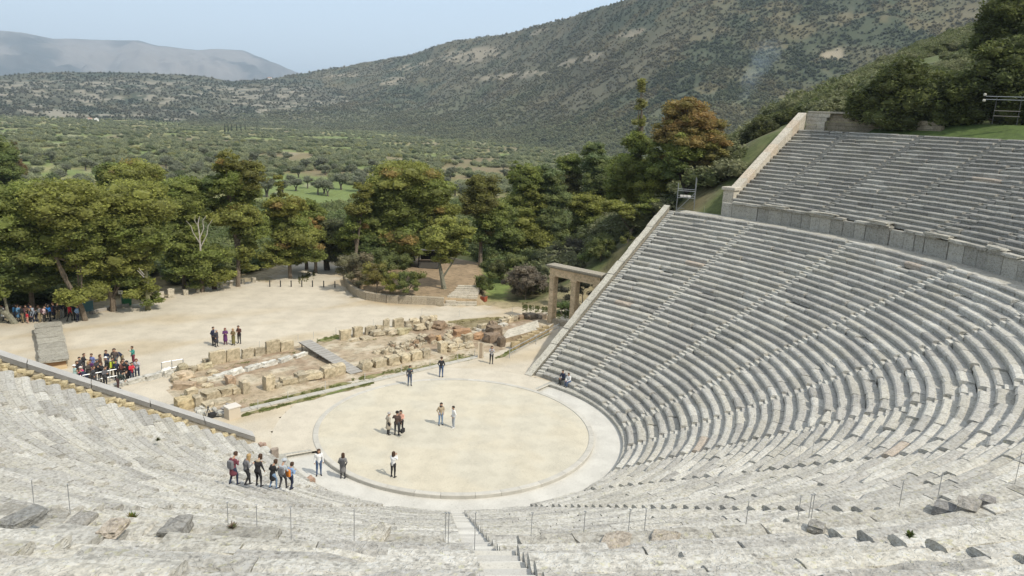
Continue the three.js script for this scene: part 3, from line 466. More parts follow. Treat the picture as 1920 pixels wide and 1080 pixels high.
tree('pine_tree', 'pine with a rust coloured top at the right end of the left row', [545, 522], [[535, 392, 36, 20, [0.255, 0.247, 0.053]], [515, 415, 30, 22], [555, 420, 26, 20], [560, 445, 42, 20, PINEY], [575, 475, 32, 22], [520, 480, 34, 22, PINEY], [540, 460, 28, 22]], { rust: 0.12, trunk: 0.3 });
tree('pine_tree', 'small pine with an orange tip beside the rust topped pine', [592, 512], [[590, 420, 16, 18, RUST], [592, 445, 18, 20]], { rust: 0.3 });
tree('conifer_tree', 'slender yellow green conifer rising behind the left row', [525, 450], [[520, 345, 9, 20, [0.225, 0.218, 0.045]], [524, 375, 15, 20, [0.210, 0.210, 0.048]], [528, 405, 22, 22, [0.188, 0.195, 0.053]]], { Y: -5, cat: 'conifer', flat: 0.9, clump: 0.8 });
tree('olive_tree', 'dark grey olive tree with a split trunk beside the path to the bollards', [614, 506], [[625, 440, 30, 26, [0.128, 0.143, 0.105]], [618, 470, 32, 22, [0.112, 0.128, 0.093]], [600, 480, 18, 16, OLIVE]], { cat: 'olive tree', flat: 0.8, trunk: 0.5, bark: [0.100, 0.085, 0.070] });
tree('pine_tree', 'huge rounded pine in the centre growing on the terrace', [745, 497], [[765, 335, 62, 28, PINEY], [735, 360, 46, 34], [805, 360, 42, 32], [715, 420, 50, 34], [760, 400, 45, 26], [700, 460, 46, 30, PINED], [760, 450, 52, 28], [735, 478, 50, 16, PINED], [825, 400, 34, 34, PINEY]], { Y: 1.5, rust: 0.07, trunk: 0.4, via: [[738, 488], [728, 475], [722, 458]], dead: [[[[741, 490], [738, 478], [728, 466]], 0.12]], mixY: 1.1 });
tree('pine_tree', 'pine with a leaning grey trunk beside the terrace steps', [834, 541], [[855, 440, 30, 36, PINEY], [825, 450, 34, 26, PINEY], [830, 480, 26, 13, PINEY], [865, 470, 20, 14]], { Y: 1.2, trunk: 0.36, via: [[829, 522], [824, 495]], bark: [0.230, 0.223, 0.170], mixY: 1.3 });
tree('pine_tree', 'rusty yellow pine at the left flank of the huge central pine', [668, 510], [[680, 365, 22, 24, [0.225, 0.218, 0.053]], [668, 395, 24, 26, [0.210, 0.204, 0.053]], [665, 430, 24, 30]], { Y: 1, rust: 0.15 });
tree('pine_tree', 'brown tinged pine right of the huge central pine', [900, 498], [[905, 350, 32, 22, [0.180, 0.175, 0.048]], [898, 380, 36, 28, [0.188, 0.182, 0.053]], [920, 405, 34, 28], [900, 440, 34, 20, PINED]], { Y: 2, rust: 0.12, trunk: 0.35 });
tree('pine_tree', 'yellow green conical pine between the brown pine and the stepped path', [985, 482], [[968, 325, 16, 22], [990, 345, 30, 34], [975, 385, 32, 28], [1000, 375, 24, 26, PINEY], [985, 425, 44, 26, PINEY], [1000, 450, 40, 16, PINEY]], { Y: 2, mixY: 1.4 });
tree('pine_tree', 'olive brown pine standing above the lower end of the stepped path', [1075, 455], [[1070, 310, 24, 24], [1062, 345, 30, 26, [0.165, 0.160, 0.060]], [1075, 375, 34, 20, [0.165, 0.160, 0.060]]], { Y: 5, rust: 0.08 });
tree('pine_tree', 'soft blue green pine left of the tall spired conifer', [1125, 440], [[1115, 300, 26, 32, BLUEG], [1125, 340, 32, 34, BLUEG], [1135, 380, 30, 20, PINEY]], { Y: 6, col: BLUEG });
tree('conifer_tree', 'tall conifer with a thin spire reaching above all the other trees', [1195, 420], [[1203, 160, 2.2, 16, [0.255, 0.247, 0.090]], [1202, 192, 6, 20, [0.247, 0.240, 0.087]], [1200, 232, 11, 22, [0.210, 0.217, 0.075]], [1196, 275, 26, 24], [1185, 320, 42, 30], [1205, 360, 42, 26, PINEY], [1165, 355, 30, 26]], { Y: 9, cat: 'conifer', flat: 0.8, trunk: 0.3 });
tree('pine_tree', 'big rust orange pine beside the scaffold above the upper corner', [1292, 372], [[1285, 212, 36, 24, [0.290, 0.200, 0.075]], [1260, 245, 34, 26, [0.281, 0.200, 0.075]], [1315, 240, 40, 28, [0.281, 0.200, 0.075]], [1335, 275, 32, 28, [0.244, 0.210, 0.066]], [1285, 275, 40, 26], [1265, 310, 36, 24, PINED], [1325, 315, 36, 22, [0.225, 0.210, 0.066]]], { Y: 13, rust: 0.5, trunk: 0.4, via: [[1285, 355], [1278, 335]], bark: [0.080, 0.065, 0.055] });
tree('pine_tree', 'yellow green pine bough tree just above the grass slope', [1180, 450], [[1150, 385, 30, 14, PINEY], [1180, 395, 34, 14, PINEY], [1215, 385, 26, 16]], { Y: 7, flat: 0.35 });
tree('pine_tree', 'mid green pine filling the gap behind the yellow green conical pine', [1020, 478], [[1025, 335, 30, 24], [1035, 370, 34, 28], [1025, 410, 38, 26], [1035, 445, 36, 18]], { Y: 3, col: BLUEG });
tree('pine_tree', 'low spreading pine between the stepped path and the grass slope', [1105, 452], [[1100, 385, 32, 20, PINEY], [1110, 415, 34, 16], [1090, 430, 26, 12]], { Y: 6 });
tree('pine_tree', 'dark pine in the gap between the brown tinged and conical pines', [940, 492], [[940, 400, 28, 26, PINED], [945, 440, 34, 24, PINED], [935, 465, 34, 16, PINED]], { Y: 2 });
tree('pine_tree', 'green pine just left of the big rust orange pine', [1235, 400], [[1235, 290, 26, 22], [1240, 325, 32, 24], [1225, 355, 34, 18, PINEY]], { Y: 11 });
tree('pine_tree', 'green pine behind the two rust tipped pines of the left row', [575, 505], [[580, 400, 28, 26], [572, 440, 34, 26, PINED], [560, 480, 30, 20]], { Y: -1 });
tree('pine_tree', 'pine with drooping low boughs left of the huge central pine', [655, 500], [[645, 455, 28, 26], [650, 480, 28, 16, PINED]], { Y: 1 });
// shrubs
const BUSHC = [0.15, 0.185, 0.07];
const shrub = (label, foot, blobs, o = {}) => tree('shrub', label, foot, blobs, { cat: 'shrub', flat: 0.85, clump: 0.8, leaf: 0.15, leaves: 170, trunk: 0.08, Y: 0.8, col: BUSHC, ...o });
shrub('bright green round shrub growing beside the top of the terrace steps', [906, 553], [[905, 535, 26, 17, [0.10, 0.135, 0.035]], [915, 520, 18, 10, [0.10, 0.13, 0.04]]]);
shrub('grey leafless twiggy bush between the green shrub and the gateway', [985, 562], [[985, 520, 34, 24, [0.23, 0.195, 0.15]], [960, 540, 24, 16, [0.22, 0.185, 0.14]], [1010, 530, 20, 20, [0.22, 0.19, 0.15]]], { mixY: 0.1, leaf: 0.2 });
shrub('olive green shrub behind the bright green round shrub', [940, 530], [[935, 505, 26, 20, [0.085, 0.095, 0.04]], [960, 490, 28, 16]], { Y: 1.5 });
shrub('mixed brown and green shrub at the left end of the terrace wall', [672, 536], [[655, 495, 28, 26, [0.19, 0.18, 0.11]], [690, 502, 28, 28, [0.22, 0.18, 0.12]], [668, 522, 24, 14, [0.19, 0.18, 0.10]]], { Y: 1, mixY: 0.3 });
shrub('orange tinged shrub in the middle of the terrace bed', [705, 547], [[708, 516, 28, 24, [0.21, 0.175, 0.05]], [725, 508, 22, 18, [0.16, 0.17, 0.06]]], { Y: 1 });
shrub('dense dark green shrub against the curved terrace wall', [765, 553], [[765, 528, 26, 22, [0.12, 0.16, 0.055]], [785, 520, 20, 16, [0.14, 0.15, 0.06]]], { Y: 1 });
shrub('tall dark shrub below the huge central pine', [715, 520], [[715, 490, 34, 24, [0.11, 0.145, 0.05]], [745, 492, 28, 20, [0.10, 0.135, 0.05]]], { Y: 1.2 });
shrub('small yellow green shrub at the right end of the terrace bed', [735, 555], [[735, 532, 21, 20, [0.26, 0.26, 0.05]]], { Y: 1 });
shrub('dark green bush on the slope above the gateway', [1125, 490], [[1130, 462, 30, 24], [1105, 480, 22, 16, PINED]], { Y: 5 });
shrub('grey brown bush left of the dark bush above the gateway', [1070, 500], [[1068, 470, 34, 24, [0.10, 0.095, 0.07]], [1040, 490, 20, 16, [0.10, 0.095, 0.07]]], { Y: 3, mixY: 0.2 });
shrub('dark bush filling the slope behind the gateway openings', [1095, 560], [[1095, 535, 24, 24, [0.075, 0.08, 0.055]], [1060, 545, 20, 18, [0.075, 0.075, 0.055]]], { Y: 1.5, mixY: 0.2 });
shrub('low bright green plants growing behind the gateway pillars', [1053, 590], [[1053, 575, 16, 11, [0.13, 0.19, 0.06]]], { Y: 0, mixY: 0 });
shrub('yellowish bush on the grass slope beside the coping', [1175, 465], [[1175, 448, 16, 12, [0.10, 0.115, 0.04]]], { Y: 7 });
// trees on the hillside behind the upper right corner
const dome = (label, foot, blobs, o = {}) => tree('evergreen_tree', label, foot, blobs, { cat: 'tree', flat: 0.75, leaf: 0.30, leaves: 150, col: [0.095, 0.118, 0.04], Y: 22.5, mixY: 0.6, ...o });
dome('broad dark evergreen overhanging the back wall at the top right', [1690, 238], [[1690, 162, 46, 36], [1645, 195, 44, 28], [1690, 215, 60, 24], [1720, 190, 52, 30], [1660, 215, 52, 20], [1750, 165, 26, 22]], { pos: V(...pol(58.6, 84, 22.5)) });
dome('dark evergreen right of the broad overhanging evergreen', [1800, 240], [[1800, 175, 38, 30], [1830, 200, 44, 30], [1780, 215, 40, 22], [1850, 160, 32, 24]], { pos: V(...pol(61, 76, 23)) });
dome('dark evergreen at the right edge behind the white frame', [1900, 240], [[1890, 130, 46, 40], [1920, 180, 50, 44], [1880, 200, 30, 26]], { pos: V(...pol(69, 66, 24.5)) });
dome('tall dark tree in the top right corner of the hillside', [1900, 130], [[1890, 40, 40, 34], [1925, 75, 40, 44], [1860, 80, 30, 26]], { pos: V(...pol(80, 72, 33)) });
dome('round grey green tree beside the upper end coping', [1420, 330], [[1425, 250, 30, 26, [0.075, 0.085, 0.04]], [1400, 290, 30, 30, [0.055, 0.066, 0.035]], [1440, 290, 26, 26, [0.06, 0.07, 0.045]]], { pos: V(58, 15.5, -18) });
dome('dark tree standing close left of the upper end coping', [1390, 350], [[1390, 300, 28, 30, [0.05, 0.06, 0.03]], [1380, 330, 26, 18, [0.05, 0.058, 0.03]]], { pos: V(57, 14.5, -22) });
dome('olive green tree left of the back wall corner', [1470, 290], [[1475, 225, 26, 16, [0.085, 0.10, 0.04]], [1445, 235, 22, 18, [0.08, 0.095, 0.04]]], { pos: V(66, 19, -17) });

// scattered growth: small reusable plants
function plantGeo(n, blobs, leaves, leaf, base, core) { const S = new Soup(); for (let i = 0; i < n; i++) { const a = R() * 6.28, w = i ? rr(0.25, 0.6) : 0; clump(S, Math.cos(a) * w, 0.55 + rr(-0.12, 0.25) * (i ? 1 : 0), Math.sin(a) * w, rr(0.42, 0.62), rr(0.34, 0.5), rr(0.42, 0.62), leaves, leaf, tint(base, 0.85, 1.15), null, core ?? 0.72); } return S.geo(1, 0, 0, true); }
function scatter(name, label, cat, geos, pts) { // pts: [x, y, z, size, colour]
  const m4 = new THREE.Matrix4(), q = new THREE.Quaternion(), e = new THREE.Euler(), c = new THREE.Color();
  geos.forEach((g, gi) => { const mine = pts.filter((_, i) => i % geos.length === gi), im = new THREE.InstancedMesh(g, M.leaf, mine.length); im.name = numbered(name);
    mine.forEach((p, i) => { e.set(0, R() * 6.28, 0); q.setFromEuler(e); m4.compose(V(p[0], p[1], p[2]), q, V(p[3] * rr(0.85, 1.2), p[3] * rr(0.75, 1.15), p[3] * rr(0.85, 1.2))); im.setMatrixAt(i, m4); im.setColorAt(i, c.setRGB(...p[4])); });
    im.castShadow = im.receiveShadow = true; tag(im, label, cat); im.userData.kind = 'stuff'; scene.add(im); });
}
const W1 = [1, 1, 1];
const farBush = [0, 1].map(() => plantGeo(1, 0, 26, 0.32, W1, 0.95)), midBush = [0, 1, 2].map(() => plantGeo(5, 0, 150, 0.13, W1, 0.72));
seed(99);
{ const pts = []; for (let i = 0; i < 70000; i++) { const a = rr(17.5, 85) * D2R, t = Math.pow(R(), 1.4) * 1.02, p = bigH(a, t), x = p[0], z = p[2]; const f = fbm(x / 110, z / 70, 2, 4), g = fbm(x / 20, z / 20, 7, 3); if ((f * 0.35 + g * 0.68 > 0.62 || outcrop(a, t, g) > 0.3) && R() < 0.85) continue; const k = fbm(x / 90, z / 90, 3, 2); pts.push([x, p[1] - 0.6, z, rr(2.2, 5.2) * (0.7 + 0.7 * k), tint(hillTone(x, z, t), 0.85, 1.3)]); } scatter('hill_scrub', 'dark grey green scrub covering the big hill on the right', 'scrub', farBush, pts); }
{ const pts = []; for (let i = 0; i < 16000; i++) { const a = rr(-2, 46) * D2R, t = Math.pow(R(), 1.2), p = ridgeH(a, t), x = p[0], z = p[2], f = fbm(x / 130, z / 130, 2, 4), g = fbm(x / 22, z / 22, 7, 3); if (f * 0.35 + g * 0.68 > 0.57 && R() < 0.85) continue; pts.push([x, p[1] - 0.8, z, rr(3, 6), tint(scrub(x, z, 3), 0.85, 1.25)]); } scatter('ridge_scrub', 'low scrub on the stony ridge at the left', 'scrub', farBush, pts); }
{ // olive groves of the valley
  const pts = []; const clear = (x, z, d) => R() > sm(0.40, 0.61, fbm(x / 30, z / 30, 71, 4) + 0.04 * sm(200, 900, d));
  for (let i = 0; i < 29000; i++) { const a = rr(-1, 66) * D2R, d = 250 * Math.pow(7.2, Math.sqrt(R())), x = CP.x + d * Math.sin(a), z = CP.z - d * Math.cos(a); if (sdPoly(PLAZA, x, z) < 70 || clear(x, z, d)) continue; const q = R(); pts.push([x, G(x, z) - 0.4, z, rr(1.9, 3.6), q < 0.80 ? mixc([0.20, 0.225, 0.135], [0.31, 0.325, 0.175], R()) : q < 0.95 ? [0.12, 0.15, 0.065] : [0.28, 0.285, 0.11]]); }
  for (let i = 0; i < 16000; i++) { const a = rr(20, 70) * D2R, t = R() * 0.45, p = bigH(a, t); if (R() < sm(0.12, 0.45, t) || fbm(p[0] / 40, p[2] / 40, 71, 3) < 0.42) continue; pts.push([p[0], p[1] - 0.5, p[2], rr(2.2, 4), mixc([0.20, 0.22, 0.13], [0.30, 0.31, 0.17], R())]); }
  scatter('olive_grove', 'grey green olive groves filling the valley floor', 'olive grove', midBush, pts);
  const maq = []; for (let i = 0; i < 17000; i++) { const ph = rr(52, 132), r = Math.sqrt(R()) * 330, p = [r * Math.sin(ph * D2R), 0, r * Math.cos(ph * D2R)]; if (r < (ph < 97.2 ? 59.5 : 40) || sdPoly(PLAZA, p[0], p[2]) < 6 || (r < 48 && ph < 112 && ph > 97) || (r < 62 && ph > 94 && ph < 101.5)) continue; if (r < 66 && ph < 97) continue; const q = fbm(p[0] / 22, p[2] / 22, 41, 3); if (q < 0.34) continue; maq.push([p[0], G(p[0], p[2]) - 0.5, p[2], (r < 110 && ph > 97 ? rr(1.6, 3.4) : rr(1.1, 2.6)) * (r > 150 ? 1.25 : 1), mixc([0.105, 0.13, 0.045], [0.23, 0.235, 0.125], R())]); }
  scatter('maquis', 'evergreen maquis bushes covering the hillside at the right', 'bushes', midBush, maq);
  const un = []; for (let i = 0; i < 4200; i++) { const x = rr(-85, 110), z = rr(-140, -30), s = sdPoly(PLAZA, x, z); if (s < 3.5 || sdTerr(x, z) < 1 || x > 30 && z > -40 || (x > 34 && z > -60 && R() < 0.5)) continue; un.push([x, G(x, z) - 0.3, z, rr(0.9, 2.8), mixc([0.105, 0.15, 0.05], [0.21, 0.23, 0.09], R())]); }
  scatter('undergrowth', 'bushy undergrowth between and behind the pines', 'undergrowth', midBush, un);
}
{ // single olive trees nearest to the camera: one is built, the rest are copies of it
  const make = (sd) => { seed(sd); const t = new THREE.Group(), S = new Soup(), T = new Soup().color([0.14, 0.12, 0.10]); for (let i = 0; i < 9; i++) { const a = R() * 6.28, w = i ? rr(0.6, 1.6) : 0; clump(S, Math.cos(a) * w, 3.0 + rr(-0.6, 0.9), Math.sin(a) * w, rr(0.9, 1.4), rr(0.7, 1.1), rr(0.9, 1.4), 90, 0.30, tint(OLIVE, 0.85, 1.15)); } limb(T, [[0, -0.3, 0], [0.15, 0.9, 0], [0.5, 2.2, 0.3]], 0.32, 0.14); limb(T, [[0.15, 0.9, 0], [-0.5, 2.3, -0.3]], 0.2, 0.1); mesh('trunk', T.geo(0.8), M.bark, t); mesh('crown', S.geo(1, 0, 0, true), M.leaf, t); return t; };
  const protos = [make(3), make(4), make(5)]; seed(611); let n = 0;
  const fixed = [[161, 317], [125, 325], [112, 340], [66, 330], [148, 296], [70, 300], [538, 303], [580, 288], [610, 325], [627, 322], [660, 330], [690, 300], [800, 303], [826, 300], [868, 300], [640, 352], [615, 365], [700, 318], [330, 330], [375, 320], [560, 330], [488, 330], [500, 365], [545, 345]];
  for (let i = 0; n < 90 && i < 900; i++) { let p; if (i < fixed.length) p = groundPoint(fixed[i][0], fixed[i][1] + 3, -8); else { p = groundPoint(rr(20, 1100), rr(262, 372), -8); if (fbm(p.x / 38, p.z / 38, 71, 3) < 0.45) continue; } const d = Math.hypot(p.x - CP.x, p.z - CP.z); if (!(d > 110 && d < 480) || sdPoly(PLAZA, p.x, p.z) < 12) continue;
    const o = protos[n % 3].clone(); o.name = numbered('olive_tree'); o.position.copy(p); o.rotation.y = R() * 6.28; const s = rr(0.85, 1.45); o.scale.set(s, s * rr(0.85, 1.1), s); tag(o, 'round grey green olive tree standing in the valley grove', 'olive tree', 'olive trees of the valley grove'); scene.add(o); n++; }
  for (let i = 0; i < 9; i++) { const p = groundPoint(422 + [0, 12, 22, 60, 38, 430, 438, 6, 30][i], 249 - (i % 3), -20), S = new Soup(); for (let k = 0; k < 5; k++) clump(S, 0, 1.5 + k * 2.2, 0, 1.6 - k * 0.24, 1.7, 1.6 - k * 0.24, 30, 0.5, [0.045, 0.06, 0.03]); const T = new Soup().color([0.12, 0.1, 0.08]).tube([0, -0.5, 0], [0, 2, 0], 0.2, 0.15); const o = thing('cypress_tree', 'small dark cypress in the row far out on the valley floor', 'cypress', p, 0, 'far cypresses in the valley'); mesh('trunk', T.geo(1), M.bark, o); mesh('crown', S.geo(1, 0, 0, true), M.leaf, o); }
}
// ---------- forecourt: ruins of the stage building, gateway, furniture ----------
const TAN = [0.52, 0.44, 0.315], TAN2 = [0.46, 0.395, 0.295], BROWN = [0.30, 0.21, 0.14], MARB = [0.62, 0.60, 0.56], SOIL = [0.36, 0.295, 0.21];
const kf = (c, a = 0.88, b = 1.12) => { const f = rr(a, b); return c.map((q) => q * f); };
const gp = (px, py, Y = 0) => at(px, py, Y);
const PXM = (px, py) => { const p = at(px, py, 0).sub(CP); return p.dot(cF) / FOC; };
function pieces(nm, label, part, list, cat = 'ruined wall', mat = M.rock) { // list: [px, py of the foot centre, width px, height px, depth m, tone, rough, lift, turn]
  const t = thing(nm, label, cat); const c0 = at(list[0][0], list[0][1], 0); t.position.copy(c0);
  for (const [px, py, wp, hp, dep, tone, rough, lift, turn] of list) {
    const m = PXM(px, py), w = wp * m, h = hp * m * 1.05, l = lift ?? 0, p = at(px, py, l).sub(c0);
    const s = stoneSoup(w * rr(0.92, 1.03), (h + 0.15) * rr(0.85, 1.05), (dep ?? w * 0.6) * rr(0.75, 1.1), (rough ?? 0.06) * 1.5, kf(tone ?? TAN, 0.85, 1.15), (rough ?? 0.06) > 0.08 ? 0.5 : (rough ?? 0.06) > 0.065 ? 0.28 : 0.12, R() * 99, 4);
    const o = mesh(part, place(s, V(p.x, p.y + h / 2 - 0.07, p.z - (dep ?? w * 0.6) / 2), (turn ?? 0) + rr(-0.06, 0.06), rr(-0.02, 0.02)).geo(0.6), mat, t);
  }
  return t;
}
seed(2024);
{ // excavated earth inside the ruins
  const Z = [[318, 742], [330, 705], [395, 682], [470, 668], [560, 650], [640, 634], [740, 616], [830, 604], [930, 596], [1020, 592], [1038, 604], [1030, 625], [960, 650], [900, 668], [800, 690], [690, 710], [560, 738], [455, 770], [400, 775], [360, 770]].map(([x, y]) => { const p = at(x, y, 0); return [p.x, p.z]; });
  const nx = 130, nz = 56, x0 = -18, x1 = 30, z0 = -27, z1 = -9, I = [], P = [], C = [], U = [], id = {};
  const vtx = (i, j) => { const k = i * 1000 + j; if (k in id) return id[k]; const x = lerp(x0, x1, i / nx), z = lerp(z0, z1, j / nz), a = fbm(x / 4, z / 4, 6, 4), b = fbm(x / 1.2, z / 1.2, 9, 3), e = sdPoly(Z, x, z);
    let c = mixc([0.42, 0.34, 0.245], [0.32, 0.235, 0.165], sm(0.4, 0.62, a)); c = mixc(c, [0.55, 0.49, 0.39], sm(0.5, 0.68, b) * 0.7); if (x > 16 && z < -19) c = mixc(c, [0.20, 0.165, 0.075], 0.75);
    P.push(x, 0.022 + 0.16 * sm(0, -1.5, e) * b, z); C.push(...c); U.push(x / 3, z / 3); return id[k] = P.length / 3 - 1; };
  for (let i = 0; i < nx; i++) for (let j = 0; j < nz; j++) { const x = lerp(x0, x1, (i + 0.5) / nx), z = lerp(z0, z1, (j + 0.5) / nz); if (sdPoly(Z, x, z) + (fbm(x / 1.5, z / 1.5, 3, 3) - 0.5) * 1.2 > 0) continue; const a = vtx(i, j), b = vtx(i + 1, j), c = vtx(i + 1, j + 1), d = vtx(i, j + 1); I.push(a, d, b, b, d, c); }
  const g = new THREE.BufferGeometry(); g.setAttribute('position', new THREE.Float32BufferAttribute(P, 3)); g.setAttribute('color', new THREE.Float32BufferAttribute(C, 3)); g.setAttribute('uv', new THREE.Float32BufferAttribute(U, 2)); g.setIndex(I); g.computeVertexNormals(); structure('excavated_soil', g, M.ground);
}
pieces('slab_row', 'row of six upright tan slabs left of the walkway ramp, nearest the rail', 'upright_slab', [[410, 684, 29, 25, 0.45, TAN, 0.03], [439, 678, 26, 23, 0.45, TAN, 0.03], [466, 672, 21, 18, 0.4, TAN2, 0.05], [488, 668, 19, 15, 0.4, TAN2, 0.05], [513, 663, 27, 23, 0.5, TAN, 0.03], [540, 659, 26, 20, 0.5, TAN, 0.03]]);
pieces('slab_row', 'row of upright tan slabs right of the walkway ramp', 'upright_slab', [[650, 638, 23, 19, 0.5, TAN, 0.03], [673, 633, 20, 20, 0.5, TAN, 0.04], [695, 628, 20, 15, 0.45, TAN2, 0.04], [713, 624, 14, 14, 0.45, TAN], [726, 621, 14, 20, 0.4, TAN2], [749, 617, 22, 18, 0.6, TAN, 0.03], [765, 613, 9, 10, 0.4, TAN2]]);
pieces('stone_footing', 'line of rough tan footing stones under the right slab row', 'stone', [[712, 632, 24, 11, 1.0, TAN2, 0.1], [738, 630, 22, 12, 1.0, TAN2, 0.1], [665, 643, 22, 6, 0.8, TAN2, 0.1], [690, 640, 20, 6, 0.8, TAN2, 0.1], [760, 629, 26, 11, 1.1, [0.48, 0.42, 0.27], 0.08]]);
pieces('rubble_heap', 'heap of broken tan and brown stones at the right end of the slab row', 'stone', [[780, 612, 20, 12, 1, TAN, 0.1], [800, 608, 16, 12, 1, TAN2, 0.1], [817, 607, 18, 14, 1, TAN, 0.12], [790, 622, 18, 12, 1, TAN, 0.12], [808, 619, 12, 12, .8, TAN2, 0.12], [770, 621, 12, 10, .7, TAN2, 0.12], [828, 619, 26, 14, 1.3, BROWN, 0.1, 0, 0.5], [845, 627, 8, 6, .5, TAN2, 0.14], [838, 612, 10, 8, .6, TAN2, 0.14]]);
pieces('front_wall', 'low front wall of big squared tan blocks right of the ramp foot', 'wall_block', [[716, 692, 26, 17, 1.1, TAN, 0.06], [741, 687, 22, 17, 1.1, TAN, 0.06], [763, 682, 20, 16, 1.0, TAN, 0.05], [783, 678, 22, 17, 1.0, TAN, 0.06], [802, 673, 16, 16, 1.0, TAN2, 0.06]]);
pieces('boulder', 'single rounded tan boulder at the foot of the ramp', 'stone', [[690, 697, 21, 17, 1.1, TAN, 0.09]], 'boulder');
pieces('rubble_heap', 'scatter of small broken stones in the middle of the right hand ruin', 'stone', Array.from({ length: 46 }, () => { const u = R(); return [lerp(715, 810, u) + rr(-8, 8), lerp(668, 640, u) + rr(-8, 9), rr(5, 12), rr(4, 9), rr(0.3, 0.8), R() < 0.2 ? BROWN : TAN2, 0.12]; }));
pieces('rubble_wall', 'rubble wall of rounded tan stones behind the wooden panel', 'stone', [[833, 664, 15, 21, .9, TAN, 0.06], [852, 661, 18, 10, .9, TAN, 0.12], [868, 658, 14, 10, .9, TAN, 0.12], [882, 655, 14, 12, .8, TAN2, 0.12], [848, 652, 16, 10, .9, TAN2, 0.12], [862, 646, 18, 10, .9, TAN, 0.12], [880, 645, 20, 18, .9, TAN, 0.1], [840, 643, 12, 10, .8, TAN2, 0.12], [826, 645, 10, 14, .8, [0.42, 0.27, 0.14], 0.08], [812, 645, 16, 14, .9, BROWN, 0.1], [845, 636, 14, 8, .8, TAN, 0.12]]);
pieces('fallen_block', 'long rust brown fallen block lying behind the rubble wall', 'block', [[873, 632, 34, 12, 1.1, [0.36, 0.22, 0.13], 0.05, 0, -0.25], [904, 637, 28, 10, 0.9, [0.42, 0.26, 0.15], 0.05, 0, 0.2]], 'fallen block');
pieces('fallen_block', 'pale squared block standing on the dry grass behind the rusty block', 'block', [[910, 622, 19, 13, 0.9, TAN, 0.04]], 'stone block');
pieces('rubble_heap', 'small brown rubble beside the dry grass', 'stone', [[862, 620, 18, 6, .7, BROWN, .1], [848, 614, 12, 6, .6, TAN2, .1], [880, 622, 10, 6, .5, TAN2, .12], [893, 621, 8, 6, .5, TAN2, .12]]);
pieces('boulder_stack', 'three dark brown boulders stacked at the corner of the plastered ramp', 'boulder', [[930, 646, 28, 18, 1.4, [0.23, 0.17, 0.125], 0.07], [934, 630, 24, 16, 1.3, [0.25, 0.185, 0.13], 0.08, 0.5], [944, 652, 12, 20, 0.8, [0.22, 0.165, 0.12], 0.07], [928, 619, 16, 12, 1, [0.33, 0.25, 0.18], 0.09, 0.6]], 'boulders');
pieces('stone_row', 'row of tan footing stones with two dark boulders before the gateway', 'stone', [[948, 608, 16, 9, .8, TAN2, .08], [958, 606, 12, 10, .8, TAN, .08], [968, 603, 12, 10, .8, TAN2, .08], [979, 600, 12, 8, .7, BROWN, .08], [999, 600, 20, 11, 1.1, [0.22, 0.18, 0.14], .07], [1019, 599, 16, 9, 1, [0.22, 0.18, 0.14], .07]]);
{ // plastered ramp before the gateway, its flank of brown blocks
  const t = thing('stage_ramp', 'pale plaster topped stone ramp leading to the gateway', 'ramp'); const top = [[952, 618, 0.55], [938, 637, 0.55], [1012, 617, 0.75], [1008, 600, 0.7]].map(([x, y, h]) => at(x, y, h)), s = new Soup().color([0.60, 0.55, 0.47]);
  s.quad(...top.map((p) => p.toArray())); for (let i = 0; i < 4; i++) { const a = top[i], b = top[(i + 1) % 4]; s.quad([a.x, 0, a.z], [b.x, 0, b.z], b.toArray(), a.toArray(), [0.36, 0.28, 0.19]); } mesh('ramp_top', s.geo(0.5), M.rock, t);
  const s2 = new Soup().color([0.55, 0.49, 0.40]), q = [[990, 622, 0.5], [960, 650, 0.35], [1020, 622, 0.5], [1038, 606, 0.5]].map(([x, y, h]) => at(x, y, h)); s2.quad(...q.map((p) => p.toArray())); for (let i = 0; i < 4; i++) { const a = q[i], b = q[(i + 1) % 4]; s2.quad([a.x, 0, a.z], [b.x, 0, b.z], b.toArray(), a.toArray(), [0.40, 0.32, 0.21]); } mesh('ramp_step', s2.geo(0.5), M.rock, t);
  for (let i = 0; i < 7; i++) { const u = i / 6, px = lerp(966, 1022, u), py = lerp(654, 624, u), p = at(px, py, 0); mesh('wall_block', place(stoneSoup(rr(0.7, 0.95), rr(0.7, 0.95), 0.5, 0.06, kf([0.42, 0.33, 0.2]), 0.25), V(p.x, 0.38, p.z), -0.5).geo(0.6), M.rock, t); }
  for (let i = 0; i < 6; i++) { const u = i / 5, p = at(lerp(900, 945, u), lerp(622, 612, u), 0); mesh('plaster_edge', place(stoneSoup(0.7, 0.3, 0.7, 0.06, kf([0.62, 0.58, 0.52]), 0.3), V(p.x, 0.2, p.z), R()).geo(0.6), M.rock, t); }
}
pieces('low_wall', 'long low white marble plinth across the left hand ruin', 'plinth_block', [[418, 712, 30, 10, 0.6, MARB, 0.06, 0, 0.28], [446, 704, 32, 10, 0.65, MARB, 0.05, 0, 0.28], [477, 696, 33, 10, 0.65, MARB, 0.05, 0, 0.28], [508, 688, 32, 9, 0.6, MARB, 0.05, 0, 0.28], [538, 680, 30, 9, 0.6, MARB, 0.05, 0, 0.28], [566, 672, 30, 8, 0.6, MARB, 0.06, 0, 0.28]]);
pieces('low_wall', 'white marble plinth running left from the ruin to the crowd barrier', 'plinth_block', [[225, 726, 36, 7, 0.6, MARB, 0.05, 0, 0.3], [258, 719, 34, 8, 0.6, MARB, 0.05, 0, 0.3], [290, 712, 34, 9, 0.65, MARB, 0.05, 0, 0.3], [316, 708, 18, 14, 0.7, MARB, 0.08, 0, 0.3]]);
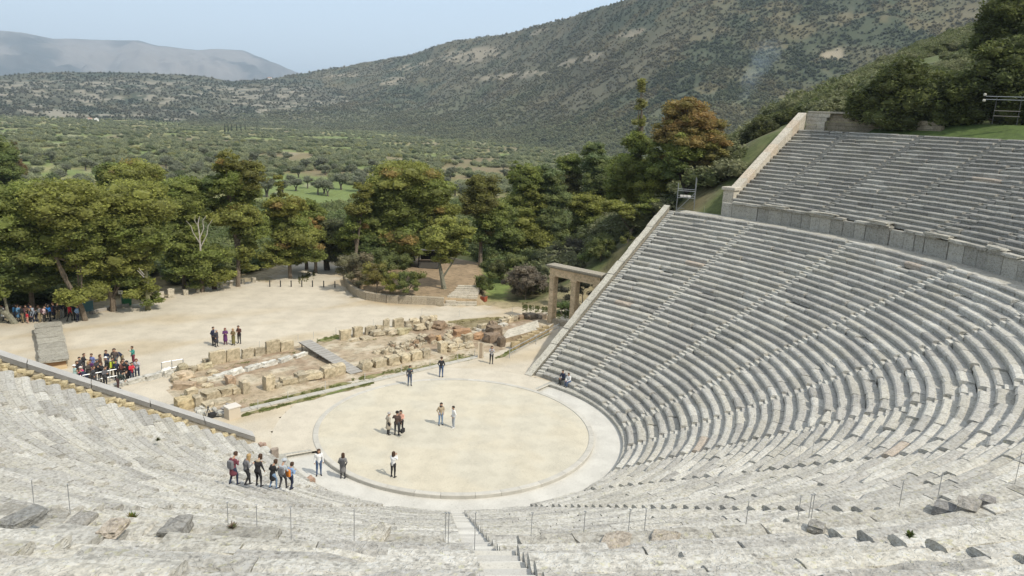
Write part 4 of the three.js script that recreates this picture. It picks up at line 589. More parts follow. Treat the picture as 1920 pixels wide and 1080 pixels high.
pieces('front_wall', 'low front wall of tan blocks left of the ramp foot', 'wall_block', [[508, 735, 17, 28, 0.8, TAN, 0.05], [524, 731, 16, 10, 0.8, TAN2, 0.09], [545, 724, 27, 14, 0.9, TAN, 0.06], [572, 719, 28, 17, 1.0, TAN2, 0.08], [596, 714, 24, 14, 1.0, TAN2, 0.07], [619, 710, 22, 21, 1.0, TAN, 0.05], [640, 706, 22, 20, 1.0, TAN, 0.05], [590, 708, 34, 9, 0.8, TAN, 0.07, 0.4]]);
pieces('foundation', 'broken corner foundation of big tan blocks at the left end of the ruins', 'foundation_block', [[362, 748, 20, 16, 0.8, TAN, .06], [352, 735, 20, 12, 1.6, [0.46, 0.35, 0.25], .05, 0, 0.8], [374, 765, 14, 20, 0.8, TAN2, .07], [398, 752, 32, 17, 1.0, TAN, .05, 0, 0.25], [428, 744, 30, 15, 1.0, TAN, .05, 0, 0.25], [446, 742, 16, 14, .9, TAN, .05], [436, 726, 14, 18, 0.9, [0.47, 0.34, 0.24], .05], [462, 741, 14, 24, 0.7, TAN2, .05], [395, 768, 20, 10, .8, TAN2, .08], [420, 760, 30, 8, .8, TAN2, .08], [350, 715, 30, 14, 1.2, [0.50, 0.40, 0.29], .07], [375, 722, 26, 9, 1, TAN2, .08], [405, 718, 28, 8, 1, MARB.map((c, i) => c * [0.9, 0.86, 0.78][i]), .05], [390, 730, 22, 7, .8, TAN, .1], [362, 700, 14, 12, .7, TAN2, .1], [378, 697, 14, 12, .7, TAN, .1], [392, 692, 16, 9, .8, [0.48, 0.42, 0.29], .1], [345, 702, 16, 16, .9, [0.50, 0.43, 0.3], .07], [330, 718, 12, 14, .8, TAN2, .1], [335, 728, 12, 10, .7, TAN2, .1], [358, 708, 16, 8, .8, TAN2, .1], [400, 705, 20, 8, .8, TAN, .1], [388, 682, 10, 7, .6, TAN2, .1]]);
pieces('stone_block', 'big rounded tan block lying beside the left coping', 'stone', [[352, 768, 32, 18, 1.2, [0.52, 0.42, 0.26], 0.05]], 'stone block');
pieces('stone_block', 'two small reddish stones at the bottom step of the descending visitors', 'stone', [[517, 862, 14, 20, 0.35, [0.36, 0.30, 0.26], 0.06], [495, 842, 12, 9, 0.4, [0.38, 0.27, 0.22], 0.08]], 'stone block');
pieces('stone_block', 'worn reddish stone lying at the lip of the channel below the visitors', 'stone', [[585, 905, 14, 8, 0.5, [0.40, 0.27, 0.21], 0.08]], 'stone block');
{ // ramp of planks across the ruins
  const t = thing('walkway_ramp', 'grey wooden plank walkway crossing the ruins to the orchestra', 'walkway'); const A = at(571, 639, 0.85), B = at(669, 699, 0.15), n = 17, d = B.clone().sub(A), L = Math.hypot(d.x, d.z), ry = Math.atan2(d.x, d.z);
  for (let i = 0; i < n; i++) { const u = (i + 0.5) / n, c = kf([0.36, 0.345, 0.32], 0.94, 1.06), s = new Soup().color(c); const y = lerp(0.85, 0.15, u); s.box(A.x + d.x * u, y, A.z + d.z * u, 1.25, 0.06, L / n - 0.012, ry, 1, 0.005); mesh('plank', s.geo(0.8), M.concrete, t); }
  const s = new Soup().color([0.16, 0.14, 0.12]); for (const o of [-0.5, 0.5]) s.tube([A.x + Math.cos(ry) * o, 0.74, A.z - Math.sin(ry) * o], [B.x + Math.cos(ry) * o, 0.05, B.z - Math.sin(ry) * o], 0.06, 0.06); for (const u of [0.05, 0.35, 0.65]) for (const o of [-0.5, 0.5]) s.tube([A.x + d.x * u + o, 0, A.z + d.z * u], [A.x + d.x * u + o, lerp(0.8, 0.1, u), A.z + d.z * u], 0.05, 0.05); mesh('beam', s.geo(1), M.plain, t);
}
{ // stone drain line in front of the stage building and its weeds
  const a = at(432, 776, 0), b = at(905, 668, 0), t = thing('stone_sill', 'long grey stone sill line between ruins and orchestra', 'stone sill'); for (let i = 0; i < 16; i++) { const u = (i + 0.5) / 16, s = new Soup().color(kf([0.46, 0.44, 0.39], 0.92, 1.06)); s.box(lerp(a.x, b.x, u), 0.05, lerp(a.z, b.z, u), Math.hypot(b.x - a.x, b.z - a.z) / 16 - 0.02, 0.12, 0.55, Math.atan2(-(b.z - a.z), b.x - a.x), 1, 0.015); mesh('sill_slab', s.geo(0.5), M.concrete, t); }
  const blade = new Soup(); for (let i = 0; i < 16; i++) { const q = R() * 6.28, r = R() * 0.16, x = Math.cos(q) * r, z = Math.sin(q) * r, h = rr(0.04, 0.12); blade.tri([x - 0.035, 0, z], [x + 0.035, 0, z + 0.015], [x + rr(-0.08, 0.08), h, z + rr(-0.08, 0.08)], [1, 1, 1]); }
  const pts = []; const line = (x0, y0, x1, y1, wpx, n, c) => { for (let i = 0; i < n; i++) { const u = R(); if (fbm(u * 14, n, 3, 3) < 0.40) continue; const p = at(lerp(x0, x1, u), lerp(y0, y1, u) + rr(-wpx, wpx) * R(), 0.02); pts.push([p.x, p.y, p.z, rr(0.5, 1.0), mixc(c, [0.27, 0.25, 0.11], R() * 0.7)]); } }; const GR = [0.21, 0.25, 0.075];
  line(455, 779, 700, 718, 3, 900, GR); line(640, 727, 890, 670, 3.5, 900, GR); line(470, 762, 640, 722, 5, 700, GR); line(660, 712, 890, 660, 7, 1500, GR); line(500, 672, 560, 660, 3, 200, GR); line(640, 648, 740, 630, 3, 260, GR); line(595, 640, 645, 628, 5, 350, GR); line(420, 690, 500, 672, 4, 200, GR); line(340, 745, 372, 770, 5, 240, GR); line(385, 738, 435, 728, 5, 300, GR); line(440, 756, 475, 748, 5, 160, GR); line(930, 672, 1000, 636, 3, 350, GR); line(305, 705, 335, 698, 3, 120, GR); line(830, 612, 940, 600, 7, 900, [0.16, 0.14, 0.055]); line(760, 640, 780, 612, 4, 120, GR); line(1035, 590, 1068, 588, 12, 700, [0.09, 0.16, 0.04]); line(980, 575, 1030, 582, 9, 600, [0.12, 0.15, 0.05]); line(560, 525, 590, 512, 10, 500, [0.13, 0.14, 0.045]);
  const g = blade.geo(1, 0, 0, true); const keep = M.leaf; scatter('grass', 'short green weeds along the sill and between the ruin stones', 'grass', [g], pts);
}
{ // strips of turf on both sides of the sill and along the ruins
  const strip = (pts, w0, w1, col) => { const P = pts.map(([x, y]) => at(x, y, 0)), n = 60; structure('turf', gridGeo(n, 3, (i, j) => { const u = i / n * (P.length - 1), k = Math.min(P.length - 2, Math.floor(u)), p = P[k].clone().lerp(P[k + 1], u - k), q = fbm(p.x * 1.3, p.z * 1.3, 7 + w0, 3), wv = (w0 + w1 * (q - 0.5)) * sm(0, 0.06, i / n) * sm(1, 0.94, i / n), o = (j / 3 - 0.5) * Math.max(0.02, wv); return [p.x + o * 0.1, 0.05, p.z + o, mixc(col, [0.30, 0.25, 0.13], sm(0.35, 0.65, fbm(p.x * 2, p.z * 2 + j, 3, 3)))]; }), M.ground); };
  strip([[455, 779], [560, 753], [700, 719]], 0.5, 0.9, [0.14, 0.18, 0.05]); strip([[640, 727], [760, 700], [893, 671]], 0.5, 0.9, [0.14, 0.18, 0.05]); strip([[470, 765], [560, 742], [660, 718]], 0.9, 1.6, [0.20, 0.20, 0.08]); strip([[665, 710], [780, 688], [885, 664]], 1.1, 1.6, [0.18, 0.19, 0.07]); strip([[935, 672], [985, 645], [1030, 624]], 0.6, 0.8, [0.16, 0.18, 0.06]); strip([[500, 674], [560, 661], [598, 650]], 0.5, 0.8, [0.16, 0.19, 0.05]); strip([[600, 641], [650, 628]], 1.0, 0.8, [0.15, 0.19, 0.05]); strip([[822, 610], [880, 602], [950, 597]], 1.6, 1.2, [0.22, 0.185, 0.085]);
}
{ // gateway: three pillars under a lintel and an overhanging cornice
  const t = thing('gateway', 'tan stone double gateway with three pillars, lintel and flat cornice', 'gateway'); const p0 = V(25.75, 0, -17.1), p1 = V(26.75, 0, -10.6), d = p1.clone().sub(p0), ry = Math.atan2(d.x, d.z), c = [0.66, 0.51, 0.34]; const P = (u, o = 0) => V(lerp(p0.x, p1.x, u) + Math.cos(ry) * o, 0, lerp(p0.z, p1.z, u) - Math.sin(ry) * o);
  seed(66); for (const u of [0.03, 0.48, 0.93]) { const g = new THREE.Group(); g.name = 'pillar'; t.add(g); let y = 0; const q = P(u); for (let i = 0; i < 7; i++) { const h = 5.25 / 7, s = new Soup().color(kf(c, 0.9, 1.1)); s.box(q.x + rr(-0.01, 0.01), y + h / 2, q.z, 0.78, h - 0.012, 0.62, ry, 1, 0.01); s.box(q.x, y + h / 2, q.z, 0.6, h - 0.012, 0.74, ry); mesh('pillar_block', s.geo(0.6), M.rock, g); y += h; } const s = new Soup().color(kf(c)); s.box(q.x, 5.36, q.z, 0.92, 0.22, 0.84, ry, 1, 0.02); mesh('capital', s.geo(0.6), M.rock, g); }
  for (const [u0, u1] of [[-0.02, 0.48], [0.484, 0.99]]) { const q = P((u0 + u1) / 2), s = new Soup().color(kf(c, 0.95, 1.1)); s.box(q.x, 5.75, q.z, 0.74, 0.56, (u1 - u0) * d.length(), ry, 1, 0.015); s.box(q.x, 6.19, q.z, 0.80, 0.3, (u1 - u0) * d.length(), ry); mesh('lintel', s.geo(0.6), M.rock, t); }
  for (let i = 0; i < 4; i++) { const q = P(-0.06 + (i + 0.5) * 0.275), s = new Soup().color(kf([0.40, 0.365, 0.30], 0.92, 1.05)); s.box(q.x, 6.44, q.z, 1.1, 0.18, 0.275 * d.length() - 0.015, ry); s.box(q.x, 6.62, q.z, 1.42, 0.2, 0.275 * d.length() - 0.015, ry, 1, 0.03); mesh('cornice_stone', s.geo(0.6), M.stone, t); }
  const s = new Soup().color([0.40, 0.34, 0.26]); const q = P(0.26); s.box(q.x - 0.1, 0.3, q.z, 0.6, 0.6, 2.2, ry); mesh('threshold', s.geo(0.6), M.rock, t);
}
{ // terrace wall and the flight of wide steps
  const t = thing('terrace_wall', 'low curved stone wall holding the pine terrace', 'stone wall'); const pl = [[648, 527], [652, 540], [660, 550], [672, 557], [688, 562], [706, 565], [726, 567.5], [748, 569], [772, 570], [800, 571], [832, 573]].map(([x, y]) => at(x, y, 0));
  const out = []; for (let i = 0; i < pl.length - 1; i++) { const L = pl[i].distanceTo(pl[i + 1]), n = Math.max(1, Math.round(L / 1.3)); for (let k = 0; k < n; k++) out.push([pl[i].clone().lerp(pl[i + 1], k / n), pl[i].clone().lerp(pl[i + 1], (k + 1) / n)]); }
  for (const [a, b] of out) { const s = new Soup().color(kf([0.43, 0.375, 0.29], 0.9, 1.08)); const c = a.clone().add(b).multiplyScalar(0.5); s.box(c.x, 0.5, c.z, a.distanceTo(b) - 0.02, 1.0, 0.45, Math.atan2(-(b.z - a.z), b.x - a.x), 1, 0.04); mesh('wall_block', s.geo(0.6), M.stone, t); }
  const st = thing('terrace_steps', 'wide stone steps climbing onto the pine terrace', 'steps'); const A = at(832, 572.5, 0), B = at(893, 573, 0), up_ = at(868, 520, 0).sub(at(864, 572, 0)); up_.y = 0; up_.normalize(); const w = A.distanceTo(B), ry = Math.atan2(-(B.z - A.z), B.x - A.x), c = A.clone().add(B).multiplyScalar(0.5);
  for (let k = 0; k < 9; k++) { const n = 3; for (let j = 0; j < n; j++) { const s = new Soup().color(kf([0.60, 0.55, 0.46], 0.9, 1.08)), o = (j + 0.5) / n - 0.5, sh = k * 0.12, ww = w * (1 - k * 0.035), bx = c.x + up_.x * k * 0.56 + Math.cos(ry) * (o * ww + sh), bz = c.z + up_.z * k * 0.56 - Math.sin(ry) * (o * ww + sh); s.box(bx, Math.max(0.16 * (k + 1), k ? G(bx, bz) + 0.1 : 0) - 0.29, c.z + up_.z * k * 0.56 - Math.sin(ry) * (o * ww + sh), ww / n - 0.02, 0.62, 0.3, ry, 1, 0.015); mesh('step', s.geo(0.6), M.stone, st); } }
  const sp = thing('slope_steps', 'narrow stepped path climbing the shady slope between the pines', 'steps'); for (let k = 0; k < 9; k++) { const p = groundPoint(lerp(1035, 1085, k / 8), lerp(452, 420, k / 8), 4), s = new Soup().color(kf([0.42, 0.38, 0.31])); s.box(p.x, p.y + 0.1, p.z, 2.6, 0.3, 0.7, 0.45, 1, 0.02); mesh('step', s.geo(0.6), M.stone, sp); }
}
{ // plank topped kiosk, planter, bins, posts, signs
  const K = groundPoint(803, 501, 1.5), k = thing('kiosk', 'dark kiosk with an open front and grey roof under the terrace pines', 'kiosk', K, -0.55); const s = new Soup().color([0.075, 0.07, 0.06]); s.box(0, 0.6, 0.9, 2.8, 1.2, 0.1); s.box(-1.35, 1.3, 0, 0.1, 2.6, 1.9); s.box(1.35, 1.3, 0, 0.1, 2.6, 1.9); s.box(0, 1.3, -0.9, 2.8, 2.6, 0.1); mesh('body', s.geo(1), M.plain, k); mesh('counter', new Soup().color([0.12, 0.095, 0.07]).box(0, 1.24, 0.95, 2.8, 0.08, 0.4).geo(1), M.plain, k); mesh('roof', new Soup().color([0.14, 0.145, 0.15]).box(0, 2.72, 0.1, 3.4, 0.16, 2.7, 0, 1, 0.03).geo(1), M.plain, k); mesh('post', new Soup().color([0.5, 0.5, 0.48]).tube([-1.2, 1.2, 0.95], [-1.2, 2.65, 0.95], 0.05, 0.05).geo(1), M.plain, k);
  const P = at(907, 565, 0), pot = thing('planter', 'rust red square planter box at the foot of the green shrub', 'planter', P, 0.3); mesh('box', new Soup().color([0.28, 0.075, 0.035]).box(0, 0.32, 0, 0.6, 0.64, 0.6, 0, 1.1, 0.02).geo(1), M.plain, pot); mesh('soil', new Soup().color([0.08, 0.06, 0.04]).box(0, 0.655, 0, 0.55, 0.03, 0.55).geo(1), M.plain, pot);
  seed(70); const bol = [506, 526, 546, 566, 586, 607, 628]; let b0; bol.forEach((x, i) => { const p = groundPoint(x, 538 + (i > 4 ? (i - 4) * 0.6 : 0), 0); let o; if (!i) { o = b0 = new THREE.Group(); const s = new Soup().color([0.025, 0.025, 0.025]); s.tube([0, 0, 0], [0, 0.75, 0], 0.075, 0.07, 8); mesh('post', s.geo(1), M.plain, o); const c = new Soup().color([0.03, 0.03, 0.03]).tube([0, 0.75, 0], [0, 0.85, 0], 0.09, 0.045, 8); mesh('cap', c.geo(1), M.plain, o); } else o = b0.clone(); o.name = numbered('bollard'); o.position.copy(p); tag(o, ['leftmost', 'second from left', 'third from left', 'middle', 'third from right', 'second from right', 'rightmost'][i] + ' of the short black metal bollards across the road', 'bollard', 'black bollards across the road'); scene.add(o); });
  for (const [x, y, w, h, lab] of [[303, 562, 10, 13, 'small pale stone post left of the leaning capital block'], [322, 559, 12, 16, 'pale block shaped like a capital on the forecourt edge'], [349, 554, 8, 10, 'squat white stone post right of the capital block'], [372, 549, 7, 7, 'little grey stone post in the shade left of the plank bench'], [434, 536, 6, 8, 'grey stone post carrying the right end of the plank bench'], [457, 533, 6, 8, 'grey stone post in the shade right of the plank bench'], [477, 530, 7, 9, 'larger grey stone under the shade beside the bollards']]) { const t = pieces('stone_post', lab, 'stone', [[x, y, w, h, 0.5, [0.50, 0.45, 0.37], 0.05]], 'stone post'); }
  const bn = thing('plank_bench', 'pale plank bench resting on a white stone at the forecourt edge', 'bench', at(415, 540, 0)); mesh('seat', new Soup().color([0.5, 0.46, 0.4]).box(0.8, 0.62, -0.3, 1.9, 0.1, 0.4, 0.3, 1, 0.01).geo(1), M.plain, bn); mesh('support', place(stoneSoup(0.45, 0.62, 0.5, 0.06, [0.55, 0.5, 0.42]), V(0, 0.3, 0)).geo(), M.rock, bn);
  const lb = at(402, 542, 0), bin = thing('litter_bin', 'dark brown litter bin left of the plank bench', 'bin', lb); mesh('body', new Soup().color([0.06, 0.035, 0.03]).tube([0, 0, 0], [0, 0.75, 0], 0.3, 0.34, 10).geo(1), M.plain, bin); mesh('rim', new Soup().color([0.04, 0.03, 0.03]).tube([0, 0.75, 0], [0, 0.82, 0], 0.37, 0.37, 10).geo(1), M.plain, bin);
  const gb = at(238, 573, 0), g2 = thing('litter_bin', 'green litter bin beneath the white notice', 'bin', gb); mesh('body', new Soup().color([0.03, 0.16, 0.07]).box(0, 0.45, 0, 0.75, 0.8, 0.6, 0.2, 1.12, 0.02).geo(1), M.plain, g2); mesh('lid', new Soup().color([0.03, 0.13, 0.06]).box(0, 0.9, 0, 0.9, 0.1, 0.72, 0.2, 0.9, 0.02).geo(1), M.plain, g2);
  const sg = at(228, 577, 0), sn = thing('notice_sign', 'small white square notice on a post among the pines', 'sign', sg, -0.45); mesh('post', new Soup().color([0.3, 0.3, 0.3]).tube([0, 0, 0], [0, 1.9, 0], 0.03, 0.03).geo(1), M.metal, sn); mesh('panel', new Soup().color([0.8, 0.8, 0.79]).box(0, 1.75, 0.04, 0.48, 0.42, 0.03, 0, 1, 0.005).geo(1), M.plain, sn); mesh('print', new Soup().color([0.25, 0.3, 0.5]).box(0, 1.72, 0.06, 0.14, 0.1, 0.006).geo(1), M.plain, sn);
  const cn = at(168, 592, 0), fs = thing('site_panel', 'teal blue information panel behind the leaning pine trunk', 'sign', cn, 0.2); mesh('panel', new Soup().color([0.05, 0.13, 0.16]).box(-0.2, 0.95, -0.3, 1.5, 1.1, 0.06).geo(1), M.plain, fs); mesh('stripe', new Soup().color([0.35, 0.6, 0.62]).box(-0.65, 1.38, -0.262, 0.5, 0.08, 0.006, 0).geo(1), M.plain, fs); mesh('leg', new Soup().color([0.2, 0.2, 0.2]).box(-0.8, 0.3, -0.3, 0.07, 0.6, 0.07).box(0.4, 0.3, -0.3, 0.07, 0.6, 0.07).geo(1), M.plain, fs);
  const rl = [[170, 590], [207, 582], [243, 575]].map(([x, y]) => at(x, y, 0)), lw = thing('kerb_wall', 'low grey kerb wall behind the forecourt pines', 'low wall'); for (let i = 0; i < 2; i++) { const a = rl[i], b = rl[i + 1], c = a.clone().add(b).multiplyScalar(0.5); mesh('kerb_block', new Soup().color([0.40, 0.37, 0.33]).box(c.x, 0.14, c.z - 0.4, a.distanceTo(b) - 0.03, 0.35, 0.3, Math.atan2(-(b.z - a.z), b.x - a.x), 1, 0.02).geo(0.6), M.concrete, lw); }
  // old wooden panel near the right hand visitor
  const wp = at(901, 672, 0), pn = thing('wooden_panel', 'tall narrow wooden slatted panel beside the rope line', 'wooden panel', wp, -0.6); for (let i = 0; i < 4; i++) mesh('slat', new Soup().color(kf(i % 3 ? [0.33, 0.26, 0.185] : [0.55, 0.47, 0.35])).box(-0.21 + i * 0.14, 0.78, 0, 0.125, 1.56, 0.05, 0, 1, 0.005).geo(1), M.plain, pn); mesh('batten', new Soup().color([0.3, 0.24, 0.17]).box(0, 0.3, -0.05, 0.56, 0.1, 0.05).box(0, 1.3, -0.05, 0.56, 0.1, 0.05).geo(1), M.plain, pn);
  // white crate and pallets at the left end of the sill
  const wb = at(436, 783, 0), bx = thing('crate', 'cream wooden box with a lid at the left end of the stone sill', 'crate', wb, 0.15); mesh('box', new Soup().color([0.55, 0.48, 0.38]).box(0, 0.42, 0, 0.9, 0.84, 0.7, 0, 1, 0.01).geo(1), M.plain, bx); mesh('lid', new Soup().color([0.6, 0.56, 0.5]).box(0, 0.9, 0, 1.0, 0.1, 0.8, 0, 1, 0.02).geo(1), M.plain, bx);
  const pa = at(428, 770, 0.25), pl2 = thing('pallet', 'tilted grey slatted pallet behind the cream box', 'pallet', pa, 0.5); pl2.rotation.z = 0.25; for (let i = 0; i < 5; i++) mesh('slat', new Soup().color(kf([0.27, 0.25, 0.23])).box(-0.56 + i * 0.28, 0.12, 0, 0.17, 0.05, 1.3).geo(1), M.plain, pl2); mesh('bearer', new Soup().color([0.18, 0.16, 0.14]).box(0, 0.04, -0.5, 1.3, 0.1, 0.08).box(0, 0.04, 0.5, 1.3, 0.1, 0.08).geo(1), M.plain, pl2);
  pieces('rubble_heap', 'white grey marble rubble between the pallet and the left coping', 'stone', Array.from({ length: 16 }, () => [rr(365, 420), rr(768, 784), rr(5, 14), rr(3, 8), rr(0.3, 0.8), [0.52, 0.50, 0.46], 0.12]));
  const bg = at(398, 783, 0), bag = thing('bag', 'black rucksack left on the ground by the left coping', 'bag', bg); mesh('body', place(stoneSoup(0.5, 0.42, 0.32, 0.05, [0.02, 0.02, 0.022], 0.5), V(0, 0.2, 0)).geo(), M.cloth, bag); mesh('strap', new Soup().color([0.025, 0.025, 0.025]).tube([0.1, 0.1, 0.1], [0.7, 0.04, 0.4], 0.04, 0.03).geo(1), M.cloth, bag);
  const tp = at(391, 784, 0), tri = thing('tripod', 'spindly grey tripod standing beside the black rucksack', 'tripod', tp); for (const a of [0, 2.1, 4.2]) mesh('leg', new Soup().color([0.12, 0.12, 0.13]).tube([Math.cos(a) * 0.3, 0, Math.sin(a) * 0.3], [0, 0.8, 0], 0.025, 0.025).geo(1), M.metal, tri); mesh('head', new Soup().color([0.1, 0.1, 0.1]).box(0, 0.84, 0, 0.12, 0.1, 0.12).geo(1), M.metal, tri);
}
{ // long low stone shed, rails, rope posts, scaffold and frame
  const A = at(82, 692, 0), B = at(125, 688, 0), far = at(91, 619, 0.0), t = thing('shed', 'long low shed with a grey weathered slab roof and wooden front', 'shed'); const c0 = A.clone().add(B).multiplyScalar(0.5), d = far.clone().sub(c0), L = d.length(), ry = Math.atan2(d.x, d.z); const mid = c0.clone().addScaledVector(d, 0.5);
  mesh('wall', new Soup().color([0.42, 0.36, 0.27]).box(mid.x, 0.3, mid.z, 1.85, 0.62, L, ry).geo(0.6), M.rock, t); mesh('front', new Soup().color([0.33, 0.205, 0.11]).box(c0.x + 0.0, 0.27, c0.z, 1.6, 0.5, 0.12, ry).geo(0.8), M.plain, t); mesh('sill', new Soup().color([0.55, 0.42, 0.25]).box(c0.x - d.x / L * 0.25, 0.1, c0.z - d.z / L * 0.25, 1.7, 0.2, 0.6, ry).geo(0.8), M.plain, t);
  seed(12); for (let i = 0; i < 7; i++) { const u = (i + 0.5) / 7, s = stoneSoup(2.1 + rr(-0.08, 0.08), 0.16, L / 7 - 0.03 + 0.05, 0.05, kf([0.38, 0.36, 0.31], 0.88, 1.08), 0.05, R() * 99, 4); mesh('roof_slab', place(s, V(c0.x + d.x * (u * 1.03 - 0.03), 0.72, c0.z + d.z * (u * 1.03 - 0.03)), ry, rr(-0.015, 0.015)).geo(0.5), M.stone, t); }
  const rail = (nm, label, pts, hs, posts) => { const o = thing(nm, label, 'railing'); for (const h of hs) for (let i = 0; i < pts.length - 1; i++) mesh('rail', new Soup().color([0.52, 0.54, 0.56]).tube([pts[i].x, h, pts[i].z], [pts[i + 1].x, h, pts[i + 1].z], 0.035, 0.035).geo(1), M.metal, o); for (const p of posts) mesh('post', new Soup().color([0.42, 0.44, 0.46]).tube([p.x, 0, p.z], [p.x, Math.max(...hs) + 0.04, p.z], 0.035, 0.035).geo(1), M.metal, o); return o; };
  const r1 = at(148, 728, 0), r2 = at(262, 706, 0), r3 = at(272, 702, 0); rail('crowd_rail', 'pale metal rail with two bars in front of the standing group', [r1, r2], [0.45, 1.0], [r1, r1.clone().lerp(r2, 0.5), r2, r1.clone().lerp(r2, 0.25)]); const q1 = at(304, 700, 0), q2 = at(323, 697, 0), q3 = at(344, 693, 0); rail('crowd_rail', 'short grey metal rail beside the left end of the slab row', [q1, q3], [0.35, 0.95], [q1, q2, q3]);
  const f1 = at(1048, 622, 0), f2 = at(955, 672, 0); rail('crowd_rail', 'grey rail running from the sill up to the gateway', [f1, f2], [0.5, 0.9], [f1, f2, f1.clone().lerp(f2, 0.5)]);
  // rope lines
  seed(3); const rope = (label, px, h = 0.8) => { const o = thing('rope_fence', label, 'rope fence'); const P = px.map(([x, y]) => at(x, y, 0)); P.forEach((p, i) => { mesh('post', new Soup().color([0.5, 0.5, 0.47]).tube([p.x, 0, p.z], [p.x, h, p.z], 0.022, 0.022).geo(1), M.plain, o); if (i) { const a = P[i - 1], s = new Soup().color([0.55, 0.5, 0.4]); let q = [a.x, h - 0.03, a.z]; for (let k = 1; k <= 5; k++) { const u = k / 5, n = [lerp(a.x, p.x, u), h - 0.03 - 0.5 * u * (1 - u), lerp(a.z, p.z, u)]; s.tube(q, n, 0.011, 0.011, 4); q = n; } mesh('rope', s.geo(1), M.plain, o); } }); };
  rope('rope on thin posts along the weeds before the ruins', [[484, 768], [540, 752], [610, 732], [684, 716], [752, 700], [806, 690], [858, 676], [890, 668]]); rope('rope on thin posts along the far side of the ruins', [[418, 668], [487, 655], [559, 642], [588, 636], [630, 628], [700, 612], [791, 590], [861, 595], [960, 590]]);
  { // posts along the edge of the walkway, one by one
    const g = new THREE.Group(); mesh('rod', new Soup().color([0.40, 0.41, 0.42]).tube([0, -0.1, 0], [0, 0.95, 0], 0.009, 0.009).geo(1), M.metal, g); mesh('loop', new Soup().color([0.30, 0.31, 0.32]).tube([-0.03, 0.97, 0], [0.03, 0.97, 0], 0.009, 0.009).geo(1), M.metal, g);
    const px = [66, 132, 427, 481, 545, 664, 836, 842, 892, 998, 1097, 1181, 1211, 1401, 1497, 1517, 1522, 1683, 1752, 1890]; let n = 0; const put = (x, y, z) => { const o = n++ ? g.clone() : g; o.name = numbered('rope_post'); o.position.set(x, y, z); o.rotation.y = R() * 6; tag(o, 'thin grey metal rope post along the upper walkway edge', 'post', 'rope posts along the walkway'); scene.add(o); };
    for (const x of px) { const a = dirOf(x, 965)[0]; let d = 8, q; for (; d < 60; d += 0.02) { q = [CP.x + d * Math.sin(a), CP.z - d * Math.cos(a)]; if (Math.hypot(q[0], q[1]) < 36.25) break; } put(q[0], 13.05, q[1]); }
    for (const ph of [99, 94.5, 89, 83.5, 78, 72.5, 66.5, 60.5, 55]) { const p = pol(36.3, ph, 13.05); put(...p); }
    let k = 0; const g2 = g; for (const [x, y] of [[1410, 563], [1461, 595], [1375, 600], [1513, 620], [1570, 662], [1600, 690], [1582, 810], [1522, 855], [1497, 868]]) { const p = atCav(x, y), o = g2.clone(); o.name = numbered('rope_post'); o.position.copy(p); tag(o, 'thin grey metal rope post standing among the right hand benches', 'post', 'rope posts between the benches'); scene.add(o); }
  }
  const S0 = at(1284, 393, 12.6), sc = thing('scaffold', 'grey metal scaffold tower at the upper corner of the lower tier', 'scaffold', V(S0.x, G(S0.x, S0.z) - 0.2, S0.z), 0.65); const W = 1.25, D = 1.0, Ht = 4.2; for (const [x, z] of [[-W, -D], [W, -D], [-W, D], [W, D]]) mesh('upright', new Soup().color([0.34, 0.35, 0.36]).tube([x, -1.5, z], [x, z > 0 ? Ht : Ht - 0.8, z], 0.035, 0.035).geo(1), M.metal, sc); for (const y of [1.9, 2.3, 3.3]) for (const z of [-D, D]) mesh('ledger', new Soup().color([0.36, 0.37, 0.38]).tube([-W - 0.6 * (y > 3), y, z], [W + 0.5 * (y > 3), y, z], 0.03, 0.03).geo(1), M.metal, sc); for (const x of [-W, W]) for (const y of [0.4, 1.9, 2.7]) mesh('transom', new Soup().color([0.36, 0.37, 0.38]).tube([x, y, -D], [x, y, D], 0.03, 0.03).geo(1), M.metal, sc); mesh('brace', new Soup().color([0.36, 0.37, 0.38]).tube([-W, 1.7, D], [0.1, 0.2, D], 0.025, 0.025).tube([-W, 0.3, -D], [-W, 2.6, D], 0.025, 0.025).geo(1), M.metal, sc); for (let i = 0; i < 3; i++) mesh('deck_plank', new Soup().color(kf([0.42, 0.41, 0.38])).box(0, 2.0, -0.5 + i * 0.42, 2.5, 0.05, 0.38).geo(1), M.plain, sc);
  { const m0 = at(1269, 388, 13), mk = thing('stone_post', 'short white stone marker left of the scaffold foot', 'stone post', V(m0.x, G(m0.x, m0.z), m0.z)); mesh('shaft', new Soup().color([0.62, 0.61, 0.57]).box(0, 0.35, 0, 0.3, 0.7, 0.3, 0.4, 1, 0.02).geo(1), M.rock, mk); mesh('base', new Soup().color([0.5, 0.48, 0.44]).box(0, 0.03, 0, 0.42, 0.14, 0.42, 0.4).geo(1), M.rock, mk); }
